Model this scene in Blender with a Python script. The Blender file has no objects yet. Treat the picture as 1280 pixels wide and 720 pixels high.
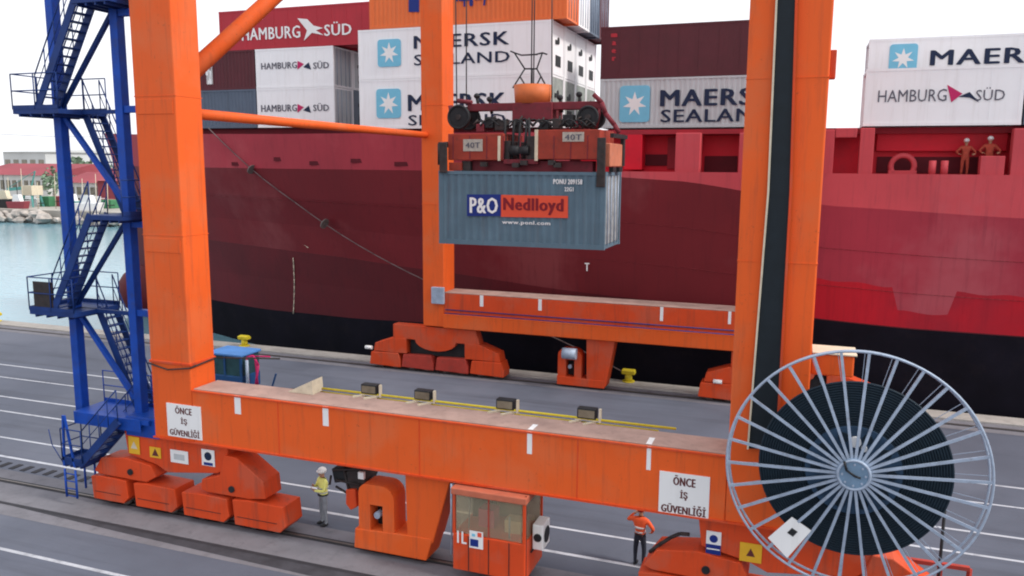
import bpy, math, random
from mathutils import Vector, Matrix
random.seed(7)
SC = bpy.context.scene
COL = SC.collection
R = math.radians
# ------------------------------------------------------------------ camera
H = 11.0
yaw, pit, rol, FP = R(19.787), R(8.618), R(0.3817), 1008.9
FW = Vector((-math.sin(yaw)*math.cos(pit), math.cos(yaw)*math.cos(pit), -math.sin(pit)))
_r = Vector((math.cos(yaw), math.sin(yaw), 0)); _u = _r.cross(FW)
RT = _r*math.cos(rol)+_u*math.sin(rol); UP = _u*math.cos(rol)-_r*math.sin(rol)
cam = bpy.data.cameras.new('camera'); camo = bpy.data.objects.new('camera', cam); COL.objects.link(camo)
cam.lens = FP/1280*36; cam.sensor_width = 36; cam.clip_start = .1; cam.clip_end = 4000
camo.matrix_world = Matrix(((RT.x, UP.x, -FW.x, 0), (RT.y, UP.y, -FW.y, 0), (RT.z, UP.z, -FW.z, H), (0, 0, 0, 1)))
SC.camera = camo
# ------------------------------------------------------------------ light
SUN_EL, SUN_AZ = 46, 88          # azimuth measured from -Y (landward) towards +X
w = bpy.data.worlds.new('World'); SC.world = w; w.use_nodes = True
nt = w.node_tree; nt.nodes.clear()
sky = nt.nodes.new('ShaderNodeTexSky'); sky.sky_type = 'NISHITA'; sky.sun_disc = False
sky.sun_elevation = R(SUN_EL); sky.air_density = 1.0; sky.dust_density = 5.0; sky.ozone_density = 1.0
sx, sy = math.sin(R(SUN_AZ)), -math.cos(R(SUN_AZ))
sky.sun_rotation = math.atan2(sx, sy)
hs = nt.nodes.new('ShaderNodeMix'); hs.data_type = 'RGBA'; hs.inputs[0].default_value = 0.82
hs.inputs[7].default_value = (13.9, 14.1, 14.7, 1)      # even white overcast layer over the sky
bg = nt.nodes.new('ShaderNodeBackground'); bg.inputs[1].default_value = 0.1
ow = nt.nodes.new('ShaderNodeOutputWorld')
nt.links.new(sky.outputs[0], hs.inputs[6]); nt.links.new(hs.outputs[2], bg.inputs[0]); nt.links.new(bg.outputs[0], ow.inputs[0])
sl = bpy.data.lights.new('sun', 'SUN'); sl.energy = 2.9; sl.angle = R(10); sl.color = (1, .95, .88)
so = bpy.data.objects.new('sun', sl); COL.objects.link(so)
sd = Vector((sx*math.cos(R(SUN_EL)), sy*math.cos(R(SUN_EL)), math.sin(R(SUN_EL))))
so.rotation_euler = sd.to_track_quat('Z', 'Y').to_euler(); so.location = (30, -30, 60)
SC.view_settings.view_transform = 'Standard'; SC.view_settings.look = 'None'
SC.cycles.filter_width = 2.0
SC.view_settings.exposure = 0.0; SC.view_settings.gamma = 1

# ------------------------------------------------------------------ helpers
def ray(px, py): return FW + RT*((px-640)/FP) - UP*((py-360)/FP)
def atY(px, py, y): d = ray(px, py); t = y/d.y; return Vector((d.x*t, y, H+d.z*t))
def atX(px, py, x): d = ray(px, py); t = x/d.x; return Vector((x, d.y*t, H+d.z*t))
def atZ(px, py, z): d = ray(px, py); t = (z-H)/d.z; return Vector((d.x*t, d.y*t, z))

class MB:
    def __init__(s): s.v = []; s.f = []; s.m = []; s.cm = 0; s.sm = []
    def add(s, vs, fs, smooth=False):
        b = len(s.v); s.v += [tuple(v) for v in vs]
        for f in fs: s.f.append([b+i for i in f]); s.m.append(s.cm); s.sm.append(smooth)
        return s
    def box(s, x0, x1, y0, y1, z0, z1):
        return s.add([(x0,y0,z0),(x1,y0,z0),(x1,y1,z0),(x0,y1,z0),(x0,y0,z1),(x1,y0,z1),(x1,y1,z1),(x0,y1,z1)],
                     [(0,3,2,1),(4,5,6,7),(0,1,5,4),(1,2,6,5),(2,3,7,6),(3,0,4,7)])
    def prism(s, poly, y0, y1):       # poly [(x,z)], extruded along Y
        a = sum(poly[i][0]*poly[(i+1) % len(poly)][1]-poly[(i+1) % len(poly)][0]*poly[i][1] for i in range(len(poly)))
        if a < 0: poly = poly[::-1]
        n = len(poly)
        vs = [(x, y0, z) for x, z in poly]+[(x, y1, z) for x, z in poly]
        return s.add(vs, [list(range(n)), list(range(2*n-1, n-1, -1))]+[(i, i+n, (i+1) % n+n, (i+1) % n) for i in range(n)])
    def prismx(s, poly, x0, x1):      # poly [(y,z)], extruded along X
        n = len(poly)
        vs = [(x0, y, z) for y, z in poly]+[(x1, y, z) for y, z in poly]
        return s.add(vs, [list(range(n-1, -1, -1)), list(range(n, 2*n))]+[(i, (i+1) % n, (i+1) % n+n, i+n) for i in range(n)])
    def tube(s, p0, p1, r, n=8, r1=None, caps=True):
        p0 = Vector(p0); p1 = Vector(p1); d = (p1-p0)
        if d.length < 1e-6: return s
        d.normalize(); a = d.orthogonal().normalized(); b = d.cross(a)
        if r1 is None: r1 = r
        vs = [p0+(a*math.cos(2*math.pi*i/n)+b*math.sin(2*math.pi*i/n))*r for i in range(n)]
        vs += [p1+(a*math.cos(2*math.pi*i/n)+b*math.sin(2*math.pi*i/n))*r1 for i in range(n)]
        s.add(vs, [(i, (i+1) % n, (i+1) % n+n, i+n) for i in range(n)], True)
        if caps: s.add([], []); b0 = len(s.v)-2*n; s.f.append([b0+i for i in range(n-1, -1, -1)]); s.f.append([b0+n+i for i in range(n)]); s.m += [s.cm]*2; s.sm += [False]*2
        return s
    def path(s, pts, r, n=6):
        for a, b in zip(pts[:-1], pts[1:]): s.tube(a, b, r, n)
        return s
    def beam(s, p0, p1, w, h, upv=(0, 0, 1)):     # rectangular bar between two points
        p0 = Vector(p0); p1 = Vector(p1); d = (p1-p0).normalized(); u = Vector(upv)
        a = d.cross(u)
        if a.length < 1e-4: a = d.orthogonal()
        a.normalize(); b = a.cross(d)
        vs = [p+a*(i*w/2)+b*(j*h/2) for p in (p0, p1) for i, j in ((-1,-1),(1,-1),(1,1),(-1,1))]
        return s.add(vs, [(3,2,1,0),(4,5,6,7),(0,1,5,4),(1,2,6,5),(2,3,7,6),(3,0,4,7)])
    def cyl(s, c, r, h, n=24, axis='Z', r1=None):
        ax = {'X': (1,0,0), 'Y': (0,1,0), 'Z': (0,0,1)}[axis]; c = Vector(c)
        return s.tube(c, c+Vector(ax)*h, r, n, r1)
    def torus(s, c, rr, r, n=72, m=8):            # ring in the XZ plane
        b = len(s.v)
        vs = []
        for i in range(n):
            t = 2*math.pi*i/n
            for j in range(m):
                q = 2*math.pi*j/m; rad = rr+r*math.cos(q)
                vs.append((c[0]+rad*math.cos(t), c[1]+r*math.sin(q), c[2]+rad*math.sin(t)))
        return s.add(vs, [(i*m+j, i*m+(j+1) % m, ((i+1) % n)*m+(j+1) % m, ((i+1) % n)*m+j) for i in range(n) for j in range(m)], True)
    def blob(s, c, rx, ry, rz, n=10, m=6, jit=0):
        vs = [(c[0], c[1], c[2]+rz)]
        for j in range(1, m):
            for i in range(n):
                t = 2*math.pi*i/n; p = math.pi*j/m; k = 1+random.uniform(-jit, jit)
                vs.append((c[0]+rx*k*math.sin(p)*math.cos(t), c[1]+ry*k*math.sin(p)*math.sin(t), c[2]+rz*k*math.cos(p)))
        vs.append((c[0], c[1], c[2]-rz)); L = len(vs)-1
        fs = [(0, 1+i, 1+(i+1) % n) for i in range(n)]
        for j in range(m-2):
            for i in range(n): a = 1+j*n+i; b = 1+j*n+(i+1) % n; fs.append((a, a+n, b+n, b))
        fs += [(L, 1+(m-2)*n+(i+1) % n, 1+(m-2)*n+i) for i in range(n)]
        return s.add(vs, fs, jit == 0)
    def mesh(s, name, mats):
        me = bpy.data.meshes.new(name); me.from_pydata(s.v, [], s.f)
        for m in (mats if isinstance(mats, (list, tuple)) else [mats]): me.materials.append(m)
        me.polygons.foreach_set('material_index', s.m); me.polygons.foreach_set('use_smooth', s.sm); me.update()
        return me
    def build(s, name, mats, parent=None, bevel=0, loc=None):
        o = bpy.data.objects.new(name, s.mesh(name, mats)); COL.objects.link(o)
        if parent is not None:
            o.parent = parent
            if parent.type == 'EMPTY' and parent.get('_w'): o.location = -Vector(parent.location)
        if loc is not None: o.location = loc
        if bevel:
            b = o.modifiers.new('bevel', 'BEVEL'); b.width = bevel; b.segments = 2; b.limit_method = 'ANGLE'
            b.angle_limit = R(40)
        return o
def tag(o, label=None, cat=None, group=None, kind=None):
    if label: o['label'] = label
    if cat: o['category'] = cat
    if group: o['group'] = group
    if kind: o['kind'] = kind
    return o
def empty(name, loc, label, cat, group=None, world=True):   # world: parts are given in scene coordinates
    o = bpy.data.objects.new(name, None); COL.objects.link(o); o.location = loc; o.empty_display_size = .3
    if world: o['_w'] = 1
    return tag(o, label, cat, group)
def copy_tree(o, parent=None):
    c = o.copy(); COL.objects.link(c)
    if parent is not None: c.parent = parent
    for ch in list(KIDS.get(o.name, [])) or list(o.children): copy_tree(ch, c)
    return c
KIDS = {}
def share(src, parent, loc):      # another piece with the same mesh
    o = bpy.data.objects.new(src.name.split('.')[0], src.data); COL.objects.link(o); o.parent = parent; o.location = loc
    for m in src.modifiers:
        b = o.modifiers.new(m.name, m.type); b.width = m.width; b.segments = m.segments; b.limit_method = m.limit_method; b.angle_limit = m.angle_limit
    return o

# ------------------------------------------------------------------ materials
def mat(name, col, rough=.6, *a_, **k_): return mat0(name, col, rough, *a_, **k_)
def mat0(name, col, rough=.6, var=.15, scale=1.2, dirt=None, dirt_amt=.35, streak=False, metal=0, bump=.15, bscale=30, spec=.22, alt=None, altscale=.4, coat=0, wear=None, wearamt=.6, smap=(5, 5, .35)):
    m = bpy.data.materials.new(name); m.use_nodes = True; t = m.node_tree; N = t.nodes; L = t.links
    b = N['Principled BSDF']; b.inputs['Roughness'].default_value = rough; b.inputs['Metallic'].default_value = metal
    b.inputs['Specular IOR Level'].default_value = spec
    if coat: b.inputs['Coat Weight'].default_value = coat; b.inputs['Coat Roughness'].default_value = .2
    tc = N.new('ShaderNodeTexCoord')
    def noise(sc, det=6, vec=None, rg=.6):
        n = N.new('ShaderNodeTexNoise'); n.inputs['Scale'].default_value = sc; n.inputs['Detail'].default_value = det; n.inputs['Roughness'].default_value = rg
        L.new(vec or tc.outputs['Object'], n.inputs['Vector']); return n
    def mixc(f, a, c, mode='MIX'):
        x = N.new('ShaderNodeMix'); x.data_type = 'RGBA'; x.blend_type = mode
        if isinstance(f, float): x.inputs[0].default_value = f
        else: L.new(f, x.inputs[0])
        for i, q in ((6, a), (7, c)):
            if isinstance(q, tuple): x.inputs[i].default_value = (*q, 1)
            else: L.new(q, x.inputs[i])
        return x.outputs[2]
    def ramp(src, a, c):
        r_ = N.new('ShaderNodeMapRange'); r_.inputs[1].default_value = a; r_.inputs[2].default_value = c; L.new(src, r_.inputs[0]); return r_.outputs[0]
    n1 = noise(scale)
    lo = tuple(c*(1-var) for c in col); hi = tuple(min(1, c*(1+var)) for c in col)
    c = mixc(ramp(n1.outputs[0], .3, .7), lo, hi)
    if alt:
        n4 = noise(altscale, 5); c = mixc(ramp(n4.outputs[0], .5, .62), c, alt)
    if dirt:
        if streak:
            mp = N.new('ShaderNodeMapping'); mp.inputs['Scale'].default_value = smap; L.new(tc.outputs['Object'], mp.inputs[0])
            n2 = noise(1.0, 7, mp.outputs[0], .7)
        else: n2 = noise(scale*2.3, 8, None, .7)
        rr = ramp(n2.outputs[0], .52, .78)
        mm = N.new('ShaderNodeMath'); mm.operation = 'MULTIPLY'; mm.inputs[1].default_value = dirt_amt; L.new(rr, mm.inputs[0])
        c = mixc(mm.outputs[0], c, dirt)
    if wear:      # chips, rust freckles and grease spots
        n5 = noise(9.0, 8, None, .75); n6 = noise(.9, 3)
        m5 = N.new('ShaderNodeMath'); m5.operation = 'MULTIPLY'; L.new(ramp(n5.outputs[0], .6, .66), m5.inputs[0]); L.new(ramp(n6.outputs[0], .48, .62), m5.inputs[1])
        m6 = N.new('ShaderNodeMath'); m6.operation = 'MULTIPLY'; L.new(m5.outputs[0], m6.inputs[0]); m6.inputs[1].default_value = wearamt
        c = mixc(m6.outputs[0], c, wear)
    L.new(c, b.inputs['Base Color'])
    n3 = noise(bscale, 4)
    rn = N.new('ShaderNodeMapRange'); rn.inputs[3].default_value = max(0, rough-.12); rn.inputs[4].default_value = min(1, rough+.15); L.new(n1.outputs[0], rn.inputs[0]); L.new(rn.outputs[0], b.inputs['Roughness'])
    if bump:
        bp = N.new('ShaderNodeBump'); bp.inputs['Strength'].default_value = bump; bp.inputs['Distance'].default_value = .01
        L.new(n3.outputs[0], bp.inputs['Height']); L.new(bp.outputs[0], b.inputs['Normal'])
    return m
OR = mat('orange_paint', (.75, .112, .019), .55, .06, .35, (.3, .07, .035), .55, True, bump=.1, alt=(.7, .13, .035), altscale=.5, wear=(.16, .05, .03))
OR2 = mat('orange_red_paint', (.64, .068, .016), .55, .1, .6, (.16, .05, .035), .65, True, bump=.15, alt=(.56, .09, .04), altscale=.8, wear=(.1, .04, .03))
ORD = mat('faded_red_paint', (.42, .05, .035), .6, .15, 1.5, (.1, .05, .04), .6, wear=(.1, .05, .04))
PLATE = mat('dusty_walkway', (.40, .27, .23), .85, .18, 1.3, (.16, .12, .11), .6)
WHT = mat('white_paint', (.8, .8, .8), .45, .03, .8, (.45, .42, .38), .25, True, bump=.05)
CWH = mat('container_white', (.84, .84, .86), .45, .03, .5, (.5, .47, .42), .3, True, bump=.05)
BLUE = mat('tower_blue', (.008, .062, .37), .45, .2, 1.5, (.05, .05, .07), .5, wear=(.04, .035, .04))
SHBLUE = mat('shaded_blue_steel', (.010, .036, .16), .5, .2, 2)  # tower blue darkened, its backlit shade held in the colour
DK = mat('dark_steel', (.02, .021, .024), .55, .3, 3)
GREASE = mat('greasy_steel', (.035, .03, .03), .5, .4, 4, (.12, .04, .03), .5)
RUB = mat('black_rubber', (.012, .018, .024), .55, .2, 3)
CABLE = mat('wound_cable', (.009, .02, .032), .6, .2, 6)
GALV = mat('galvanised', (.34, .41, .52), .5, .15, 4, (.2, .2, .22), .7, metal=.2)
HUB = mat('hub_blue_grey', (.16, .25, .36), .45, .15, 4)
YEL = mat('yellow_paint', (.62, .5, .03), .5, .12, 5, (.3, .22, .08), .5)
CREAM = mat('cream_paint', (.62, .55, .42), .6, .1, 3, (.35, .28, .2), .5)
SIGY = mat('sign_yellow', (.75, .42, .03), .5, .05, 5)
INK = mat('sign_ink', (.12, .03, .03), .6, .05, 5)
NINK = mat('navy_ink', (.012, .022, .06), .5, .05, 5, bump=0)
LBLUE = mat('logo_light_blue', (.18, .5, .68), .5, .05, 2, bump=0)
MAG = mat('logo_magenta', (.5, .02, .12), .5, .05, 2, bump=0)
GINK = mat('grey_ink', (.1, .1, .13), .5, .05, 2, bump=0)
DBLUE = mat('logo_dark_blue', (.012, .03, .2), .5, .05, 2, bump=0)
LRED = mat('logo_red', (.72, .085, .04), .5, .05, 2, bump=0)
CBLUE = mat('container_grey_blue', (.1, .165, .215), .5, .15, .8, (.1, .09, .1), .5, True)
CGREY = mat('container_light_grey', (.5, .53, .55), .5, .06, .8, (.3, .22, .18), .4, True)
CMAR = mat('container_maroon', (.095, .022, .03), .5, .12, .7, (.06, .02, .02), .4, True)
CRED = mat('container_red', (.42, .03, .045), .5, .08, .7, (.2, .02, .03), .3, True)
CORG = mat('container_orange', (.75, .17, .05), .5, .06, .7, (.4, .1, .05), .3, True)
CSLT = mat('container_slate', (.1, .13, .18), .5, .1, .7, (.06, .06, .07), .4, True)
ROPE = mat('mooring_fibre', (.15, .11, .11), .8, .1, 8)
GLASS = mat('window_glass', (.16, .14, .10), .12, .35, 1.5, bump=0, spec=.8)
SKIN = mat('skin', (.42, .22, .14), .6, .08, 20, bump=0)
HIVIS = mat('hi_vis_yellow', (.85, .85, .25), .7, .08, 8)
ORCL = mat('orange_cloth', (.8, .12, .04), .8, .1, 8)
TROU = mat('grey_trousers', (.22, .24, .27), .85, .15, 10)
DTRO = mat('dark_trousers', (.03, .035, .05), .85, .2, 10)
HELM = mat('helmet_white', (.8, .8, .8), .3, .02, 5, bump=0)
HELR = mat('cap_red', (.35, .02, .02), .6, .05, 5, bump=0)
ASPH = mat('quay_asphalt', (.097, .108, .142), .8, .16, .22, (.042, .045, .058), .6, True, bump=.5, bscale=12, alt=(.12, .131, .168), altscale=.09, wear=(.03, .032, .04), wearamt=.75, smap=(.06, .9, 1))
CONC = mat('coping_concrete', (.34, .32, .3), .85, .15, .8, (.12, .11, .11), .5, bump=.5, bscale=10)
STRIP = mat('rail_concrete', (.17, .168, .19), .85, .15, 1.0, (.07, .07, .08), .6, bump=.5, bscale=10)
LINE = mat('road_marking', (.46, .48, .53), .7, .15, .6, (.13, .135, .16), 1.0, bump=.2, wear=(.13, .135, .16), wearamt=.9)
GROOV = mat('rail_groove', (.035, .035, .042), .8, .2, 3)
RAIL = mat('rail_steel', (.16, .14, .13), .4, .2, 5, metal=.6)

def decal(rect_px, y, parent, name, m, th=.006, off=.012, rnd=0):
    x0, z0, x1, z1 = rect_world(rect_px, y)
    return MB().box(x0, x1, y-off, y-off+th, z0, z1).build(name, m, parent)
def rect_world(r, y):
    a = atY(r[0], r[3], y); b = atY(r[2], r[1], y); c = atY(r[0], r[1], y)
    return a.x, a.z, b.x, (b.z+c.z)/2 if abs(b.z-c.z) < .3 else b.z
def text(s, name, m, parent, box, y, bold=0.0, loc=None, th=.01, fit='both', shear=0):
    """lettering standing on a plane facing -Y; box = (x0, z0, x1, z1)"""
    cu = bpy.data.curves.new(name, 'FONT'); cu.body = s; cu.size = 1; cu.offset = 0; cu.resolution_u = 2; cu.shear = shear
    cu.space_character = 1+bold*2.2
    cu.align_x = 'CENTER'
    tmp = bpy.data.objects.new('tmp_text', cu); COL.objects.link(tmp)
    dg = bpy.context.evaluated_depsgraph_get(); dg.update()
    me = bpy.data.meshes.new_from_object(tmp.evaluated_get(dg)); bpy.data.objects.remove(tmp)
    xs = [v.co.x for v in me.vertices]; ys = [v.co.y for v in me.vertices]
    a, b, c, d = min(xs), max(xs), min(ys), max(ys)
    x0, z0, x1, z1 = box
    vs0 = [(x0+(v.co.x-a)/(b-a)*(x1-x0), y, z0+(v.co.y-c)/(d-c)*(z1-z0)) for v in me.vertices]
    fs = [list(p.vertices) for p in me.polygons]
    if bold > 0:          # heavier strokes: the same outline laid again a stroke to each side
        base, nb, f0 = list(vs0), len(vs0), list(fs); hgt = (z1-z0)
        for q, (dx, dz) in enumerate(((-1, 0), (1, 0), (-.5, .5), (.5, -.5)), 1):
            vs0 += [(a_[0]+dx*bold*hgt, y-.0006*q, a_[2]+dz*bold*hgt*.6) for a_ in base]; fs += [[i+nb*q for i in f] for f in f0]
    # orient towards -Y
    out = bpy.data.meshes.new(name); out.from_pydata(vs0, [], fs); out.update()
    if out.polygons and sum(p.normal.y*p.area for p in out.polygons) > 0: out.flip_normals()
    out.materials.append(m); bpy.data.meshes.remove(me); 
    try: bpy.data.curves.remove(cu)
    except Exception: pass
    o = bpy.data.objects.new(name, out); COL.objects.link(o); o.parent = parent
    if parent.type == 'EMPTY' and parent.get('_w'): o.location = -Vector(parent.location)
    return o
def tpx(s, name, m, parent, px, y, bold=.02, th=0, base=None, shear=0):
    x0, z0, x1, z1 = rect_world(px, y)
    return text(s, name, m, parent, (x0, z0, x1, z1), y-.016 if base is None else base, bold, shear=shear)
def star(px, y, parent, wx=None):
    x0, z0, x1, z1 = rect_world(px, y)
    r = min(x1-x0, z1-z0)*.12; poly = []
    for cx, cz, a0 in ((x1-r, z1-r, 0), (x0+r, z1-r, 90), (x0+r, z0+r, 180), (x1-r, z0+r, 270)):
        for k in range(4): t = R(a0+k*30); poly.append((cx+r*math.cos(t), cz+r*math.sin(t)))
    sq = MB().prism(poly, y-.03, y-.004).build('logo_square', LBLUE, parent)
    cx, cz = (x0+x1)/2, (z0+z1)/2; rr = min(x1-x0, z1-z0)*.4; pl = []
    for k in range(14):
        q = rr if k % 2 == 0 else rr*.42; t = R(90+k*360/14); pl.append((cx+q*math.cos(t), cz+q*math.sin(t)))
    o = bpy.data.objects.new('logo_star', MB().prism(pl, y-.036, y-.031).mesh('logo_star', WHT)); COL.objects.link(o); o.parent = sq
    return sq

# ------------------------------------------------------------------ ground, quay, water
QY = 40.1
g = MB(); g.box(-420, 160, -90, QY-1.1, -3.2, 0); tag(g.build('quay_ground', ASPH), kind='structure')
g = MB(); g.box(-420, 160, QY-1.096, QY, -3.2, .1); tag(g.build('quay_coping', CONC, bevel=.04), kind='structure')
wm = bpy.data.materials.new('harbour_water'); wm.use_nodes = True; t = wm.node_tree; b = t.nodes['Principled BSDF']
b.inputs['Base Color'].default_value = (.17, .33, .40, 1); b.inputs['Roughness'].default_value = .12; b.inputs['IOR'].default_value = 1.33
n = t.nodes.new('ShaderNodeTexNoise'); n.inputs['Scale'].default_value = 1.6; n.inputs['Detail'].default_value = 5
tcn = t.nodes.new('ShaderNodeTexCoord'); mpn = t.nodes.new('ShaderNodeMapping'); mpn.inputs['Scale'].default_value = (.6, 1, 1)
bp = t.nodes.new('ShaderNodeBump'); bp.inputs['Strength'].default_value = .35; bp.inputs['Distance'].default_value = .12
t.links.new(tcn.outputs['Object'], mpn.inputs[0]); t.links.new(mpn.outputs[0], n.inputs[0]); t.links.new(n.outputs[0], bp.inputs['Height']); t.links.new(bp.outputs[0], b.inputs['Normal'])
g = MB(); g.add([(-1500, QY-.5, -2.2), (1500, QY-.5, -2.2), (1500, 2500, -2.2), (-1500, 2500, -2.2)], [(0, 1, 2, 3)])
tag(g.build('harbour_water', wm), kind='structure')
def strip(name, y0, y1, z, m, x0=-420, x1=160):
    return tag(MB().add([(x0, y0, z), (x1, y0, z), (x1, y1, z), (x0, y1, z)], [(0, 1, 2, 3)]).build(name, m), kind='structure')
NR, FR = 19.3, 38.35           # rails
strip('rail_bed', NR-.55, NR+.75, .004, STRIP)
strip('rail_groove', NR-.14, NR+.14, .008, GROOV)
tag(MB().box(-420, 160, NR-.035, NR+.035, .009, .03).build('crane_rail', RAIL), kind='structure')
strip('rail_bed', FR-.7, QY-1.1, .004, STRIP)
strip('rail_groove', FR-.16, FR+.16, .008, GROOV)
tag(MB().box(-420, 160, FR-.035, FR+.035, .009, .03).build('crane_rail', RAIL), kind='structure')
strip('cable_trench', 17.84, 17.98, .012, GROOV)
tag(MB().add([(-24, 17.86, .008), (-19, 17.6, .008), (-12, 17.36, .008), (160, 17.3, .008), (160, 17.95, .008), (-12, 17.9, .008), (-19, 17.92, .008), (-24, 17.9, .008)], [(0, 1, 2, 3, 4, 5, 6, 7)]).build('crane_shade_patch', mat('crane_shade_patch', (.05, .05, .06), .85, .3, 1.5)), kind='structure')  # soft shadow of the crane painted on the quay as a dark wedge
strip('trench_edge', 17.25, 18.75, .004, STRIP)
for y, wd in ((15.58, .13), (21.0, .14), (22.55, .11), (25.1, .12), (26.75, .12), (31.2, .13), (29.3, .1)):
    strip('lane_line', y-wd/2, y+wd/2, .005, LINE)
# serrated concrete ties beside the near rail
for i in range(46):
    x = -36+i*.55
    if x < -21.5: MB().box(x, x+.22, NR+.85, NR+1.3, .0, .02).build('rail_tie', GROOV, bpy.data.objects['rail_bed'])

# ------------------------------------------------------------------ far shore, pale colours taking the place of haze
LAND = mat('far_land', (.36, .34, .31), .95, .2, .05, (.2, .2, .17), .5)
ROCK = mat('far_rocks', (.42, .38, .35), .95, .4, .3, (.12, .12, .12), .7)
FWALL = mat('far_wall', (.6, .61, .6), .8, .1, .1)
FGREY = mat('far_grey_wall', (.5, .52, .53), .8, .1, .1)
FROOF = mat('far_red_roof', (.27, .06, .075), .8, .15, .1)
FGREEN = mat('far_green', (.06, .2, .1), .8, .3, .5)
FTEAL = mat('far_teal', (.1, .3, .28), .8, .15, .5)
HILL = mat('far_hill', (.13, .19, .13), .95, .4, .05)
MB().box(-420, -60, 133, 600, -3, .6).build('far_shore_land', LAND)['kind'] = 'structure'
g = MB()
for i in range(260):
    x = -330+i*1.0+random.uniform(-.6, .6); s = random.uniform(.5, 1.5)
    g.blob((x, 132.5+random.uniform(-3, 1.5), -1.2+random.uniform(-.6, 1.4)), s*1.3, s, s*.8, 6, 4, .3)
tag(g.build('shore_rocks', ROCK), kind='stuff')
def bldg(px0, px1, ytop, yroof, ybot, Y, label, name='warehouse', wall=FWALL, roof=FROOF, depth=25, win=0, cat='building'):
    a = atY(px0, ybot, Y); b2 = atY(px1, ybot, Y); zr = atY(px0, yroof, Y).z; zt = atY(px0, ytop, Y).z; z0 = .4
    e = empty(name, (a.x, Y, z0), label, cat)
    MB().box(a.x, b2.x, Y, Y+depth, z0, zr).build('wall', wall, e)
    if zt > zr+.1:
        MB().prismx([(Y-.8, zr+.01), (Y+depth+.8, zr+.01), (Y+depth*.5, zt)], a.x-.8, b2.x+.8).build('roof', roof, e)
    else: MB().box(a.x-.4, b2.x+.4, Y-.4, Y+depth+.4, zr+.01, zr+.5).build('roof', wall, e)
    for k in range(win):
        xx = a.x+(b2.x-a.x)*(k+.5)/win; q = (b2.x-a.x)/win*.3
        MB().box(xx-q, xx+q, Y-.15, Y+.1, z0+(zr-z0)*.45, z0+(zr-z0)*.8).build('window', GLASS, e)
    return e
bldg(-40, 62, 204, 218, 262, 165, 'long pale warehouse with dark red roof on the far shore', win=14, depth=30)
bldg(8, 60, 186, 190, 240, 235, 'large pale grey block rising behind the long red roof', 'industrial_building', FGREY, FGREY, 40, 5)
bldg(80, 122, 215, 228, 262, 160, 'small white hall with bright red gable roof behind the blue posts', win=5, depth=18)
bldg(124, 150, 222, 226, 262, 158, 'maroon shed right of the small white hall', 'shed', FROOF, FROOF, 12, 0)
bldg(196, 250, 212, 222, 262, 175, 'grey roofed shed behind the orange crane leg', 'shed', FWALL, FGREY, 15, 0)
def hill(name, cx, y, rx, rz, label):
    g = MB(); n = 40; vs = []; fs = []
    for j in range(6):
        for i in range(n+1):
            t = i/n; x = cx-rx+2*rx*t; hgt = rz*math.sin(math.pi*t)**.8*math.sin(math.pi*j/5)**.7*(1+.12*math.sin(i*1.7)+.08*math.sin(i*4.1+j))
            vs.append((x, y+j*30, .5+hgt))
    for j in range(5):
        for i in range(n): a = j*(n+1)+i; fs.append((a, a+1, a+n+2, a+n+1))
    g.add(vs, fs, True); tag(g.build(name, HILL), kind='structure')
hill('far_hill', -330, 420, 150, 15, '')
def leaf_tree(x, y, z, h, r, label):
    e = empty('tree', (x, y, z), label, 'tree', 'trees on the far shore')
    MB().tube((x, y, z), (x+.2, y, z+h*.5), h*.05, 7, h*.03).build('trunk', ROCK, e)
    g = MB()
    for k in range(260):
        u = random.random()**.5; t = random.uniform(0, 6.283); p = random.uniform(-1, 1); q = (1-p*p)**.5
        lump = 1+.3*math.sin(3*t+x)
        c = Vector((x+r*u*q*math.cos(t)*lump, y+r*u*q*math.sin(t)*lump, z+h*.62+h*.38*u*p)); s = r*.13*random.uniform(.6, 1.4)
        a = Vector((random.uniform(-1, 1), random.uniform(-1, 1), random.uniform(-1, 1))).normalized()*s; b3 = a.orthogonal().normalized()*s
        g.add([c-a, c+b3, c+a, c-b3], [(0, 1, 2, 3)])
    g.build('crown', HILL, e)
for px, yb, Y, h, r, lb in ((68, 250, 158, 9.5, 3, 'dark tree right of the long red roof'), (88, 245, 185, 12, 4.5, 'leftmost green tree behind the small red gable'),
                            (100, 245, 188, 12.5, 5, 'middle green tree behind the small red gable'), (113, 245, 186, 11.5, 4, 'right green tree behind the small red gable'), (134, 245, 190, 11, 4, 'green tree behind the maroon shed')):
    p = atY(px, yb, Y); leaf_tree(p.x, Y, .5, h, r, lb)
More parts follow.
